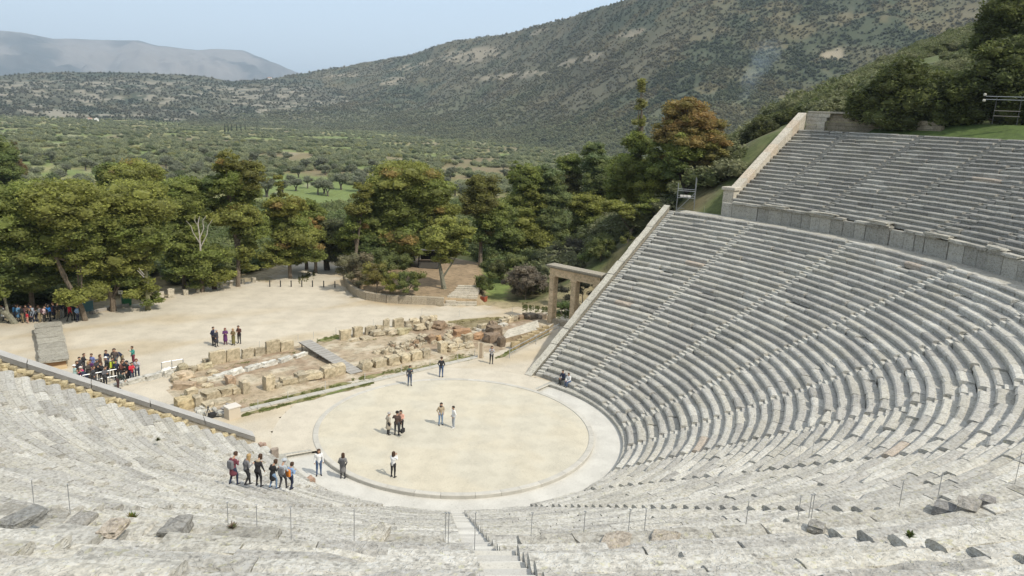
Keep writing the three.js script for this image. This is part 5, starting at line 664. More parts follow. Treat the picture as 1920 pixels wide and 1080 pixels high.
  let F = [0, 0, 0]; for (let t = 40; t < 120; t += 0.1) { const q = ray(1885, 214).multiplyScalar(t).add(CP); if (q.z < 60 && q.x > 0 && Math.hypot(q.x, q.z) > 57) { F = [q.x, q.y - 0.4, q.z]; break; } } const fr = thing('bench_frame', 'pale two rail frame with a small bench at the top right edge', 'frame', V(...F), -1.2); for (const y of [1.75, 2.05]) mesh('rail', new Soup().color([0.30, 0.32, 0.34]).tube([-1.9, y, 0], [1.9, y, 0], 0.035, 0.035).geo(1), M.metal, fr); for (const x of [-0.95, 1.1]) mesh('post', new Soup().color([0.1, 0.1, 0.1]).tube([x, -0.6, 0], [x, 2.1, 0], 0.035, 0.035).geo(1), M.metal, fr); for (const y of [0.2, 0.7]) mesh('slat', new Soup().color([0.28, 0.25, 0.22]).box(0.1, y, 0.1, 2.2, 0.06, 0.2).geo(1), M.plain, fr); for (const y of [1.65, 2.2]) mesh('lamp', place(stoneSoup(0.24, 0.24, 0.22, 0.02, [0.5, 0.48, 0.42], 0.8), V(-2.0, y, 0)).geo(), M.plain, fr);
  const T = at(1288, 312, 15.5), tr = thing('tarpaulin', 'salmon orange tarpaulin hung behind the rusty pine', 'tarpaulin', V(T.x, T.y, T.z), 0.7); { const s = new Soup().color([0.62, 0.17, 0.09]); const N = 6; const q = (i, j) => [(i / N - 0.5) * 2.6, (j / 3 - 0.5) * 2.0 - 0.3 * Math.abs(Math.sin(i * 1.3)), 0.25 * Math.sin(i * 1.7 + j)]; for (let i = 0; i < N; i++) for (let j = 0; j < 3; j++) s.quad(q(i, j), q(i + 1, j), q(i + 1, j + 1), q(i, j + 1)); mesh('cloth', s.geo(1), M.cloth, tr); mesh('line', new Soup().color([0.4, 0.4, 0.38]).tube([-2.2, 1.0, 0], [2.2, 1.05, 0], 0.02, 0.02).geo(1), M.plain, tr); }
}
{ // loose blocks on the crest of the upper tier and small plants in the joints
  seed(44); const loose = (label, px, py, w, h, d, tone, rough, rot = 0, lift = 0) => { let p; for (let t = 6; t < 40; t += 0.02) { const q = ray(px, py).multiplyScalar(t).add(CP), r = Math.hypot(q.x, q.z); if (q.y < (r > 38.9 ? 15.0 + 0.509 * (r - 38.9) : 14.6) && r > 36) { p = q; if (r < 38.4) { p = V(q.x * 38.6 / r, 14.72, q.z * 38.6 / r); } break; } } if (!p) return; const t = thing('loose_block', label, 'stone block', p, rot); mesh('stone', place(stoneSoup(w, h, d, rough, tone, 0.22, R() * 99, 5), V(0, h / 2 - 0.08 + lift, 0)).geo(0.5), M.stone, t); };
  loose('grey peaked boulder lying on the foreground benches left of centre', 350, 990, 0.6, 0.28, 0.42, [0.27, 0.265, 0.25], 0.09, 0.9);
  loose('flat squared grey block on the crest left of the peaked boulder', 198, 953, 0.7, 0.15, 0.35, [0.33, 0.32, 0.30], 0.04, 0.75);
  loose('dark leaning boulder at the far left of the foreground crest', 45, 972, 0.7, 0.17, 0.4, [0.25, 0.25, 0.24], 0.08, 0.5);
  loose('brownish broken block between the flat block and the peaked boulder', 212, 988, 0.45, 0.12, 0.35, [0.42, 0.37, 0.31], 0.09, 0.8);
  loose('long pale slab with a shaded front edge on the centre crest', 702, 994, 1.2, 0.17, 0.4, [0.50, 0.48, 0.43], 0.04, 0.62);
  loose('rough brown stone right of the stairway on the crest', 1140, 1002, 0.75, 0.1, 0.45, [0.40, 0.355, 0.30], 0.1, 0.55); loose('second rough brown stone right of the stairway on the crest', 1225, 998, 0.7, 0.11, 0.45, [0.39, 0.35, 0.295], 0.1, 0.5);
  loose('small grey cube of stone on the right foreground benches', 1505, 983, 0.3, 0.2, 0.3, [0.30, 0.29, 0.27], 0.05, 0.3); loose('dark square block on the right crest between two posts', 1716, 938, 0.45, 0.3, 0.4, [0.24, 0.235, 0.23], 0.05, 0.2, -0.06); loose('dark lumpy boulder on the crest near the right edge', 1815, 948, 0.6, 0.2, 0.4, [0.30, 0.285, 0.26], 0.09, 0.2, -0.07); loose('narrow dark stone wedged right of the dark square block', 1785, 922, 0.36, 0.22, 0.3, [0.26, 0.25, 0.24], 0.06, 0.2);
  const weed = (label, p, s, c) => { const o = thing('weed', label, 'plant', p), S = new Soup(); for (let i = 0; i < 110; i++) { const a = R() * 6.28, e = rr(0.1, 1.4), L = 0.6 * s * rr(0.3, 1.1); S.tri([0.03 * Math.cos(a + 1.5), 0, 0.03 * Math.sin(a + 1.5)], [-0.03 * Math.cos(a + 1.5), 0, -0.03 * Math.sin(a + 1.5)], [Math.cos(a) * Math.cos(e) * L, Math.sin(e) * L, Math.sin(a) * Math.cos(e) * L], c.map((q) => q * rr(0.7, 1.3))); } mesh('leaves', S.geo(1, 0, 0, true), M.leaf, o); };
  const hitU = (px, py) => { for (let t = 6; t < 40; t += 0.02) { const q = ray(px, py).multiplyScalar(t).add(CP), r = Math.hypot(q.x, q.z); if (q.y < 15.0 + 0.509 * (r - 38.9)) return q; } };
  weed('green tuft growing from a joint on the right foreground benches', hitU(1705, 1006), 0.2, [0.13, 0.17, 0.05]); weed('yellow green tuft between the loose blocks on the left crest', hitU(248, 975), 0.3, [0.16, 0.18, 0.03]); weed('dry tuft on the left foreground right of the peaked boulder', hitU(437, 992), 0.25, [0.24, 0.2, 0.12]); weed('small green tuft on the left benches', atCav(296, 826, 0), 0.4, [0.12, 0.13, 0.05]); 
}
{ // thin bluish smoke drifting up from a garden fire
  const t = thing('smoke_cloud', 'thin bluish plume of smoke drifting up before the big hill', 'smoke'); seed(9); const m = new THREE.MeshStandardMaterial({ color: new THREE.Color(0.55, 0.68, 0.82), transparent: true, opacity: 0.016, roughness: 1, side: THREE.DoubleSide, depthWrite: false }); const ic = new THREE.IcosahedronGeometry(1, 3), pp = ic.attributes.position; for (let i = 0; i < pp.count; i++) { const v = V().fromBufferAttribute(pp, i), n = 0.75 + 0.5 * fbm(v.x * 1.5 + 5, v.y * 1.5, v.z * 1.5, 3); pp.setXYZ(i, v.x * n, v.y * n, v.z * n); } ic.computeVertexNormals();
  for (let i = 0; i < 16; i++) { const u = i / 15, p = depthPt(lerp(1385, 1440, u) + rr(-8, 8), lerp(192, 92, u) + rr(-5, 5), 560), o = mesh('puff', ic, m, t); o.castShadow = false; o.position.copy(p); const s = lerp(2.2, 8, u) * rr(0.8, 1.2); o.scale.set(s * 1.3, s, s); o.rotation.set(R() * 3, R() * 3, 0); }
}
{ // farmhouses far out on the plain
  for (const [px, py, w, lab] of [[90, 218, 7, 'tiny white farmhouse leftmost on the far plain'], [110, 219, 9, 'white farmhouse second from the left on the far plain'], [168, 227, 7, 'tiny white house right of the other far farmhouses'], [181, 228, 9, 'white house furthest right among the far farmhouses'], [506, 148, 6, 'white building on the ridge saddle below the mountain']]) { const p = py < 200 ? V(...ridgeH(dirOf(px, py)[0], 0.97)) : groundPoint(px, py, -22), s = Math.hypot(p.x - CP.x, p.z - CP.z) / FOC * w, o = thing('farmhouse', lab, 'house', p, 0.4 + px % 3); mesh('wall', new Soup().color([0.78, 0.77, 0.74]).box(0, s * 0.25, 0, s, s * 0.5, s * 0.7).geo(0.2), M.plain, o); const r = new Soup().color([0.36, 0.2, 0.13]), a = s * 0.54, b = s * 0.39, y = s * 0.5, y2 = s * 0.72; r.quad([-a, y, -b], [a, y, -b], [a, y2, 0], [-a, y2, 0]).quad([-a, y, b], [a, y, b], [a, y2, 0], [-a, y2, 0]).tri([-a, y, -b], [-a, y, b], [-a, y2, 0], [0.75, 0.74, 0.7]).tri([a, y, -b], [a, y, b], [a, y2, 0], [0.75, 0.74, 0.7]); mesh('roof', r.geo(0.2), M.plain, o); for (const x of [-0.25, 0.25]) mesh('window', new Soup().color([0.08, 0.08, 0.09]).box(x * s, s * 0.28, s * 0.351, s * 0.12, s * 0.16, 0.05).geo(1), M.plain, o); }
}
// ---------- people ----------
// joints per pose (facing +z, metres); a body is one smooth field meshed once per pose
const POSES = {};
function skeleton(o) {
  const hip = o.hip ?? 0.92, lean = o.lean ?? 0, sh = V(0, hip + 0.49 * Math.cos(lean), 0.49 * Math.sin(lean)), B = [];
  const add = (a, b, ra, rb, reg) => B.push([a, b, ra, rb, reg]); const w = o.w ?? 1;
  const pel = V(0, hip, 0), chest = V(0, hip + 0.34 * Math.cos(lean), 0.34 * Math.sin(lean));
  add(V(-0.07, hip, 0), V(0.07, hip, 0), 0.115 * w, 0.115 * w, 'legs'); add(pel, chest, 0.125 * w, 0.14 * w, 'top'); add(V(-0.12 * w, sh.y - 0.05, sh.z), V(0.12 * w, sh.y - 0.05, sh.z), 0.085, 0.085, 'top'); add(V(-0.07 * w, chest.y, chest.z), V(0.07 * w, chest.y, chest.z), 0.12 * w, 0.12 * w, 'top');
  const hd = o.nod ?? 0.1, neck = V(0, sh.y + 0.06, sh.z + 0.01), head = V(o.tilt ?? 0, sh.y + 0.20, sh.z + 0.03 + hd * 0.3);
  add(sh, neck.clone().lerp(head, 0.4), 0.055, 0.05, 'skin'); add(head.clone().add(V(0, -0.045, 0.018)), head.clone().add(V(0, 0.035, -0.008)), 0.078, 0.098, 'head'); add(head.clone().add(V(0, -0.015, 0.10)), head.clone().add(V(0, -0.03, 0.105)), 0.014, 0.017, 'head');
  for (const s of [-1, 1]) add(head.clone().add(V(s * 0.09, -0.01, -0.005)), head.clone().add(V(s * 0.092, 0.015, -0.008)), 0.016, 0.018, 'head');
  const hands = [];
  for (const s of [-1, 1]) {
    const L = o.legs?.[s < 0 ? 0 : 1] ?? [[0.11, 0.49, 0.02], [0.12, 0.085, -0.01]]; const h = V(s * 0.095, hip - 0.03, 0), k = V(s * L[0][0], L[0][1], L[0][2]), a = V(s * L[1][0], L[1][1], L[1][2]);
    add(h, k, 0.095 * w, 0.062, 'legs'); add(k, a, 0.06, 0.043, 'legs'); add(a.clone().add(V(0, -0.04, -0.03)), a.clone().add(V(s * 0.03, -0.055, 0.15)), 0.042, 0.032, 'shoe');
    const A = o.arms?.[s < 0 ? 0 : 1] ?? [[0.235, -0.27, -0.02], [0.25, -0.52, 0.06]]; const S = V(s * 0.175 * (w * 0.5 + 0.5), sh.y - 0.04, sh.z), e = V(s * A[0][0], sh.y + A[0][1], sh.z + A[0][2]), r = V(s * A[1][0], sh.y + A[1][1], sh.z + A[1][2]);
    add(S, e, 0.062, 0.046, 'top'); add(e, r, 0.045, 0.033, 'top'); const dir = r.clone().sub(e).normalize(); add(r, r.clone().addScaledVector(dir, 0.06), 0.03, 0.034, 'skin'); hands.push([r.clone().addScaledVector(dir, 0.07), dir, s]);
  }
  if (o.coat) { add(V(0, hip + 0.05, 0), V(0, hip - o.coat, 0.01), 0.15, 0.16 + o.coat * 0.12, 'top'); } if (o.skirt) add(V(0, hip - 0.02, 0), V(0, hip - o.skirt, 0.01), 0.13, 0.17, 'legs');
  return { B, head, hands, sh };
}
function bodyOf(o) {
  const sk = skeleton(o), N = 80, half = 0.96, mc = new MarchingCubes(N, new THREE.MeshBasicMaterial(), false, false, 60000), f = mc.field, cy = o.cy ?? 0.9; mc.isolation = 0; f.fill(-1);
  const seg = sk.B.map(([a, b, ra, rb, reg]) => { const d = b.clone().sub(a); return [a.x, a.y, a.z, d.x, d.y, d.z, Math.max(1e-6, d.lengthSq()), ra, rb, reg]; });
  const dist = (x, y, z, q) => { const px = x - q[0], py = y - q[1], pz = z - q[2], t = clamp((px * q[3] + py * q[4] + pz * q[5]) / q[6], 0, 1); return Math.hypot(px - q[3] * t, py - q[4] * t, pz - q[5] * t) - lerp(q[7], q[8], t); };
  const W = (i) => (i - N / 2) / (N / 2) * half;
  for (let k = 0; k < N; k++) { const z = W(k); if (Math.abs(z) > 0.72) continue; for (let j = 0; j < N; j++) { const y = W(j) + cy; for (let i = 0; i < N; i++) { const x = W(i); if (Math.abs(x) > 0.7) continue; let m = 1; for (const q of seg) { const d = dist(x, y, z, q); const h = clamp(0.5 + 0.5 * (m - d) / 0.035, 0, 1); m = lerp(m, d, h) - 0.035 * h * (1 - h); } f[k * N * N + j * N + i] = -m; } } }
  mc.update(); const n = mc.count ?? mc.geometry.drawRange.count, P = new Float32Array(n * 3), Nn = new Float32Array(n * 3), reg = [];
  for (let i = 0; i < n; i++) { P[i * 3] = mc.positionArray[i * 3] * half; P[i * 3 + 1] = mc.positionArray[i * 3 + 1] * half + cy; P[i * 3 + 2] = mc.positionArray[i * 3 + 2] * half; let bd = 9, br = 'top'; for (const q of seg) { const d = dist(P[i * 3], P[i * 3 + 1], P[i * 3 + 2], q); if (d < bd) { bd = d; br = q[9]; } } reg.push(br); Nn[i * 3] = mc.normalArray[i * 3]; Nn[i * 3 + 1] = mc.normalArray[i * 3 + 1]; Nn[i * 3 + 2] = mc.normalArray[i * 3 + 2]; }
  // five fingers and a thumb on each hand, joined to the same geometry
  const fs = new Soup(); for (const [p, d, s] of sk.hands) { const side = Math.abs(d.y) > 0.8 ? V(0, 0, 1) : V(1, 0, 0).cross(d).normalize(), nrm = d.clone().cross(side).normalize(); for (let k = 0; k < 4; k++) { const a = p.clone().addScaledVector(side, (k - 1.5) * 0.019), L = [0.065, 0.078, 0.074, 0.056][k], m = a.clone().addScaledVector(d, L * 0.55).addScaledVector(nrm, 0.006 * s), e = m.clone().addScaledVector(d, L * 0.45).addScaledVector(nrm, 0.02 * s); fs.tube(a.toArray(), m.toArray(), 0.0095, 0.009, 5); fs.tube(m.toArray(), e.toArray(), 0.009, 0.007, 5); } const a = p.clone().addScaledVector(side, 0.034).addScaledVector(d, -0.03); fs.tube(a.toArray(), a.clone().addScaledVector(side, 0.028).addScaledVector(d, 0.045).toArray(), 0.011, 0.008, 5); }
  const fg = fs.geo(1, 0, 0, true), fp = fg.attributes.position.array, fn = fg.attributes.normal.array, pos = new Float32Array(P.length + fp.length), nor = new Float32Array(P.length + fp.length); pos.set(P); pos.set(fp, P.length); nor.set(Nn); nor.set(fn, P.length); for (let i = 0; i < fp.length / 3; i++) reg.push('skin');
  return { pos: new THREE.BufferAttribute(pos, 3), nor: new THREE.BufferAttribute(nor, 3), reg, ...sk, o };
}
const up2 = [[0.21, -0.20, 0.12], [0.07, -0.02, 0.30]], chestA = [[0.23, -0.24, 0.05], [0.05, -0.22, 0.27]], down = [[0.235, -0.27, -0.02], [0.25, -0.52, 0.05]], pocket = [[0.27, -0.26, -0.06], [0.19, -0.46, 0.07]], out = [[0.28, -0.22, 0.1], [0.30, -0.20, 0.36]];
const P0 = { stand: {}, pocket: { arms: [pocket, pocket] }, hold: { arms: [chestA, chestA], nod: 0.25 }, photo: { arms: [up2, up2], nod: 0.05 }, phone: { arms: [down, up2] }, walk: { legs: [[[0.10, 0.52, 0.16], [0.10, 0.13, 0.10]], [[0.10, 0.48, -0.06], [0.10, 0.11, -0.30]]], arms: [[[0.24, -0.26, -0.12], [0.25, -0.49, -0.02]], [[0.24, -0.26, 0.08], [0.24, -0.46, 0.22]]], nod: 0.3, lean: 0.06 }, descend: { hip: 0.86, lean: 0.12, nod: 0.6, legs: [[[0.10, 0.52, 0.20], [0.10, 0.02, 0.24]], [[0.10, 0.50, 0.08], [0.10, 0.20, -0.14]]], arms: [[[0.25, -0.26, 0.02], [0.22, -0.40, 0.22]], [[0.25, -0.26, 0.02], [0.24, -0.46, 0.16]]] },
  descend2: { hip: 0.87, lean: 0.06, nod: 0.35, legs: [[[0.10, 0.50, 0.06], [0.10, 0.18, -0.12]], [[0.10, 0.52, 0.18], [0.10, 0.02, 0.20]]], arms: [[[0.25, -0.26, 0.02], [0.1, -0.22, 0.25]], [[0.25, -0.26, -0.06], [0.26, -0.5, -0.02]]] }, descend3: { hip: 0.88, lean: 0.1, nod: 0.7, legs: [[[0.12, 0.50, 0.10], [0.12, 0.04, 0.08]], [[0.10, 0.50, 0.10], [0.10, 0.10, 0.02]]], arms: [[[0.26, -0.25, 0.0], [0.28, -0.48, 0.1]], [[0.22, -0.22, 0.12], [0.08, -0.18, 0.3]]] }, descend4: { hip: 0.87, lean: 0.1, nod: 0.5, coat: 0.22, legs: [[[0.10, 0.51, 0.16], [0.10, 0.05, 0.15]], [[0.11, 0.50, 0.02], [0.11, 0.15, -0.12]]], arms: [chestA, pocket] },
  coat: { coat: 0.42, arms: [chestA, chestA], w: 1.05 }, coatstand: { coat: 0.34, arms: [pocket, pocket], w: 1.08 }, skirt: { skirt: 0.62, arms: [chestA, chestA] }, bend: { lean: 0.75, hip: 0.86, nod: 0.8, arms: [[[0.2, -0.26, 0.1], [0.16, -0.48, 0.18]], [[0.2, -0.26, 0.1], [0.16, -0.48, 0.18]]] }, sit: { hip: 0.46, lean: 0.15, nod: 0.2, cy: 0.55, legs: [[[0.12, 0.48, 0.42], [0.12, 0.085, 0.40]], [[0.11, 0.48, 0.42], [0.11, 0.085, 0.46]]], arms: [[[0.24, -0.24, 0.1], [0.10, -0.38, 0.30]], [[0.24, -0.24, 0.1], [0.10, -0.38, 0.30]]] }, reach: { arms: [down, out] } };
const SKIN = [0.42, 0.25, 0.17];
const C = { blk: [0.022, 0.022, 0.025], dk: [0.045, 0.045, 0.05], navy: [0.02, 0.028, 0.06], jean: [0.06, 0.10, 0.19], ljean: [0.16, 0.24, 0.36], grey: [0.17, 0.17, 0.18], lg: [0.40, 0.40, 0.40], wht: [0.72, 0.72, 0.72], tan: [0.36, 0.29, 0.20], brn: [0.10, 0.06, 0.04], red: [0.50, 0.03, 0.05], pink: [0.55, 0.06, 0.17], maroon: [0.16, 0.03, 0.05], purple: [0.10, 0.03, 0.12], olive: [0.16, 0.14, 0.05], khaki: [0.24, 0.19, 0.11], teal: [0.05, 0.26, 0.22], blue: [0.03, 0.18, 0.52], lblue: [0.22, 0.34, 0.55], yel: [0.62, 0.72, 0.06], peach: [0.62, 0.36, 0.28], aqua: [0.35, 0.50, 0.48], orange: [0.6, 0.2, 0.03] };
const HAIR = { b: [0.015, 0.012, 0.01], br: [0.06, 0.032, 0.018], bl: [0.38, 0.26, 0.12], g: [0.35, 0.34, 0.33], red: [0.13, 0.03, 0.025] };
function person(label, p, face, pose, top, legs, o = {}) {
  const b = POSES[pose] ??= bodyOf(P0[pose]); if (label.split(' ').length > 16) label = label.replace(/ in the railed group$/, ''); const t = thing('person', label, 'person', p, face, o.group); const s = o.h ?? 1; t.scale.set(s * (o.wide ?? 1), s, s);
  const col = { top, legs, skin: SKIN, head: SKIN, shoe: o.shoe ?? C.blk }, c = new Float32Array(b.reg.length * 3); b.reg.forEach((r, i) => c.set(col[r], i * 3));
  const g = new THREE.BufferGeometry(); g.setAttribute('position', b.pos); g.setAttribute('normal', b.nor); g.setAttribute('color', new THREE.BufferAttribute(c, 3)); mesh('body', g, M.cloth, t);
  // hair (or a hat): a shell over the skull, longer at the back when long
  const H = new Soup().color(o.hat ?? HAIR[o.hair ?? 'b']), hd = b.head, long = o.long ?? 0; const nu = 12, nv = 8, pt = (i, j) => { const u = i / nu * 2 * Math.PI, v = j / nv * (0.60 * Math.PI), fr = Math.cos(u), low = fr > 0.25 ? Math.min(v, 0.36 * Math.PI) : v; let y = 0.112 * Math.cos(low) + 0.03, r = 0.112 * Math.sin(low) + 0.006; if (long && fr < 0.2 && j >= nv - 2) { y -= long * (j === nv ? 1 : 0.5); r *= 1.0; } return [hd.x + Math.sin(u) * r, hd.y + y, hd.z - 0.01 + fr * r * 1.05]; };
  for (let i = 0; i < nu; i++) for (let j = 0; j < nv; j++) H.quad(pt(i, j), pt(i + 1, j), pt(i + 1, j + 1), pt(i, j + 1)); if (o.hat) for (let i = 0; i < nu; i++) { const a = pt(i, 5), q = pt(i + 1, 5), e = (v) => [hd.x + (v[0] - hd.x) * 1.35, v[1] - 0.01, hd.z + (v[2] - hd.z) * 1.35]; H.quad(a, q, e(q), e(a)); }
  mesh(o.hat ? 'hat' : 'hair', H.geo(1, 0, 0, true), M.cloth, t);
  if (o.pack) { const k = stoneSoup(0.3, 0.42, 0.17, 0.02, o.pack, 0.4, 3, 3); mesh('backpack', place(k, V(0, b.sh.y - 0.22, b.sh.z - 0.2)).geo(), M.cloth, t); }
  if (o.scarf) mesh('scarf', place(stoneSoup(0.2, 0.1, 0.2, 0.02, o.scarf, 0.7, 3, 3), V(0, b.sh.y + 0.05, b.sh.z + 0.01)).geo(), M.cloth, t);
  if (o.vest) { const v = new Soup().color(o.vest); for (const q of [-1, 1]) v.box(q * 0.13, b.sh.y - 0.27, b.sh.z + 0.13, 0.12, 0.5, 0.05, q * 0.25); v.box(0, b.sh.y - 0.27, b.sh.z - 0.155, 0.34, 0.5, 0.04); mesh('vest', v.geo(1), M.cloth, t); }
  return t;
}
seed(321);
const toCam = (p) => Math.atan2(CP.x - p.x, CP.z - p.z);
function stand(label, px, py, turn, pose, top, legs, o) { const p = at(px, py, o?.Y ?? 0.015); return person(label, p, toCam(p) + turn, pose, top, legs, o); }
// in and around the orchestra
stand('person in a beige jacket and black trousers standing beside two others in the orchestra', 728, 815, 2.0, 'coatstand', [0.36, 0.32, 0.26], C.blk, { hair: 'g', h: 0.98 });
stand('person in a dark brown jacket seen from behind in the orchestra', 744, 816, 2.9, 'reach', [0.075, 0.05, 0.04], C.dk, { hair: 'b', h: 1.05, wide: 1.08 });
stand('person in a peach top with black hair facing the one in the brown jacket', 752, 811, -0.5, 'hold', C.peach, C.blk, { hair: 'b', long: 0.08, h: 1.0 });
stand('person in an open tan jacket, dark shirt and jeans near the orchestra centre', 826, 797, 0.4, 'pocket', C.tan, C.ljean, { hair: 'b', h: 1.02, vest: null, scarf: C.dk });
stand('person in a white hoodie and pale grey trousers near the orchestra centre', 850, 802, -1.2, 'pocket', C.wht, [0.33, 0.36, 0.40], { hair: 'b', h: 0.98, shoe: C.wht });
stand('person in a white top and black leggings photographing at the front of the orchestra', 737, 895, 2.6, 'photo', C.wht, C.blk, { hair: 'br', long: 0.2, h: 1.0 });
stand('person in a white shirt and blue jeans standing in the sunken channel', 598, 891, 0.1, 'stand', C.wht, C.jean, { hair: 'br', long: 0.25, h: 1.04, Y: -0.2 });
stand('person in a grey coat with a dark bag standing by the kerb ring', 643, 897, 2.9, 'coatstand', [0.18, 0.175, 0.175], C.dk, { hair: 'br', long: 0.22, h: 0.98, Y: -0.2, pack: [0.08, 0.08, 0.085] });
stand('person in a dark jacket over a teal shirt and jeans at the orchestra edge', 768, 723, 0.2, 'phone', [0.06, 0.06, 0.07], [0.05, 0.075, 0.13], { hair: 'b', h: 1.03, scarf: C.teal });
stand('person in a black jacket and jeans seen from behind at the stone sill', 827, 707, 3.0, 'pocket', C.blk, C.jean, { hair: 'br', h: 1.06 });
stand('person in a pale grey coat taking a picture beside the wooden panel', 921, 682, 0.1, 'photo', [0.36, 0.35, 0.36], C.blk, { hair: 'b', long: 0.15, h: 1.0 });
// four of five on the forecourt
stand('person in a dark blue jacket at the left of the forecourt group', 400, 647, 1.0, 'pocket', C.navy, C.dk, { hair: 'b', h: 1.04 });
stand('person in a long black coat with pale sleeve in the forecourt group', 406, 650, 0.8, 'coatstand', [0.035, 0.035, 0.045], C.blk, { hair: 'g', h: 0.97 });
stand('person with maroon hair in a purple coat in the forecourt group', 423, 646, 0.1, 'coat', C.purple, C.maroon, { hair: 'red', long: 0.14, h: 0.95 });
stand('person in a long olive skirt and brown jacket in the forecourt group', 438, 647, -0.5, 'skirt', [0.17, 0.125, 0.06], C.olive, { hair: 'bl', long: 0.12, h: 0.95 });
stand('person in a dark reddish jacket and black trousers at the right of the forecourt group', 449, 644, -0.6, 'hold', [0.09, 0.04, 0.03], C.blk, { hair: 'b', h: 1.04 });
// six coming down the left stairway
let dk_ = 0; const dn = (label, px, py, top, legs, o) => { const p = atCav(px, py + 9, 0.05); return person(label, p, Math.atan2(-p.x, -p.z) - 0.1 + [0.1, -0.3, 0.25, -0.15, 0.35, 0][dk_], ['descend4', 'descend2', 'descend3', 'descend4', 'descend', 'descend2'][dk_++], top, legs, { ...o, h: (o.h ?? 1) * 0.93 }); };
dn('person in a maroon and grey jacket, last of the six descending visitors', 438, 900, [0.15, 0.04, 0.055], C.navy, { hair: 'br', h: 1, pack: C.grey });
dn('person with long blond hair in a grey jacket among the descending visitors', 463, 901, [0.17, 0.17, 0.18], C.blk, { hair: 'bl', long: 0.3, h: 1.0 });
dn('person in a black jacket holding a phone, third of the descending visitors', 484, 903, C.blk, C.blk, { hair: 'br', long: 0.14, h: 1, scarf: C.tan });
dn('person in a black coat and blue jeans, fourth of the descending visitors', 512, 907, C.blk, C.ljean, { hair: 'br', long: 0.1, h: 0.95 });
dn('person in a pale grey hoodie with a backpack, fifth of the descending visitors', 530, 908, [0.40, 0.43, 0.46], C.dk, { hat: [0.42, 0.45, 0.48], h: 1, pack: C.grey });
dn('person in a light blue shirt with an orange bag, first of the descending visitors', 545, 910, C.lblue, C.navy, { hair: 'br', long: 0.06, h: 0.95, pack: C.orange });
// two sitting on the lowest benches at the right
{ const a = pol(12.75, 98.6, 0.47), b = pol(12.75, 95.6, 0.47); person('person in a navy jacket sitting on the lowest benches at the right', V(a[0], a[1] - 0.40, a[2]), -1.55, 'sit', C.navy, C.blk, { hair: 'b', h: 1.0 }); person('person in a white top and blue jeans sitting on the lowest benches at the right', V(b[0], b[1] - 0.40, b[2]), -1.5, 'sit', C.wht, C.jean, { hair: 'br', h: 0.95 }); }
// the group behind the metal rail
const crowd = [[157, 665, 'hold', C.blk, C.dk, 'black jacket', 'back row, at its left end', {}], [174, 665, 'pocket', [0.16, 0.2, 0.42], C.dk, 'blue and lilac top', 'back row, second from the left', { hair: 'br' }], [188, 667, 'coatstand', C.brn, C.blk, 'dark red brown coat', 'back row, third from the left', { long: 0.12 }], [201, 658, 'pocket', C.navy, C.jean, 'navy jacket, standing tall', 'back row behind the white cap', { h: 1.04 }], [216, 655, 'pocket', [0.09, 0.07, 0.065], [0.06, 0.12, 0.14], 'dark brown jumper, tallest of the group', 'back row behind the yellow vest', { h: 1.08, wide: 1.1 }], [229, 659, 'bend', C.navy, C.khaki, 'navy jacket and khaki trousers, bending forward', 'beside the tall one in brown', { h: 1.05 }], [250, 650, 'phone', C.teal, C.maroon, 'teal green jacket and maroon trousers', 'apart at the right end', { h: 1.0, face: -1.2 }], [150, 672, 'pocket', C.dk, C.blk, 'charcoal jacket', 'second row, left end', {}], [144, 680, 'hold', C.blk, C.dk, 'black coat', 'far left behind the white hat', { hair: 'br' }], [142, 687, 'coatstand', C.aqua, C.lg, 'pale aqua jacket and white hat', 'left end of the front row', { hat: C.wht, h: 0.95 }], [155, 690, 'hold', C.pink, C.blk, 'bright pink jacket', 'front row beside the aqua jacket', { hat: [0.65, 0.6, 0.58], h: 0.9 }], [166, 681, 'coat', [0.07, 0.06, 0.05], C.blk, 'dark coat with fair brown hair', 'front row, third from the left', { hair: 'bl', long: 0.12 }], [172, 677, 'pocket', C.purple, C.dk, 'purple jacket', 'middle row left of centre', { hair: 'br' }], [182, 676, 'hold', C.dk, C.blk, 'slate jacket and cap', 'middle row left of the red brown coat', { hat: [0.1, 0.1, 0.11] }], [191, 682, 'phone', C.blk, C.dk, 'black jacket with pale hands raised', 'front row centre', {}], [201, 671, 'coatstand', C.dk, C.blk, 'charcoal coat and white cap', 'centre beside the yellow vest', { hat: C.wht }], [212, 673, 'stand', [0.09, 0.10, 0.03], C.khaki, 'yellow high visibility vest and khaki trousers', 'front row centre', { vest: C.yel, hair: 'b', face: 0 }], [219, 678, 'pocket', C.navy, C.blk, 'dark navy jacket', 'right beside the yellow vest', {}], [227, 680, 'hold', [0.12, 0.05, 0.04], C.blk, 'rust brown jacket', 'front row right of the yellow vest', { hair: 'br' }], [233, 675, 'pocket', C.dk, C.dk, 'grey black jacket', 'second row right of centre', {}], [240, 679, 'coatstand', C.blk, C.blk, 'black coat and dark hat', 'right side beside the red jacket', { hat: C.blk }], [247, 682, 'hold', C.red, C.navy, 'red jacket', 'right side of the front row', { hair: 'b', h: 0.95 }], [257, 675, 'phone', [0.40, 0.40, 0.43], C.navy, 'pale grey top and red headscarf', 'right end of the front row', { hair: 'red', long: 0.1 }], [176, 690, 'coatstand', C.dk, C.dk, 'dark grey coat', 'front row against the rail', {}], [197, 691, 'hold', [0.11, 0.11, 0.12], C.blk, 'grey jacket with a pale bag', 'front row left of the yellow vest', { hair: 'br' }], [163, 697, 'bend', C.navy, C.navy, 'navy jacket, stooping by the rail', 'lowest at the left', {}], [221, 704, 'bend', [0.03, 0.045, 0.04], [0.06, 0.03, 0.03], 'dark green jacket, bent over the rail', 'lowest at the right', { face: 1.3 }]];
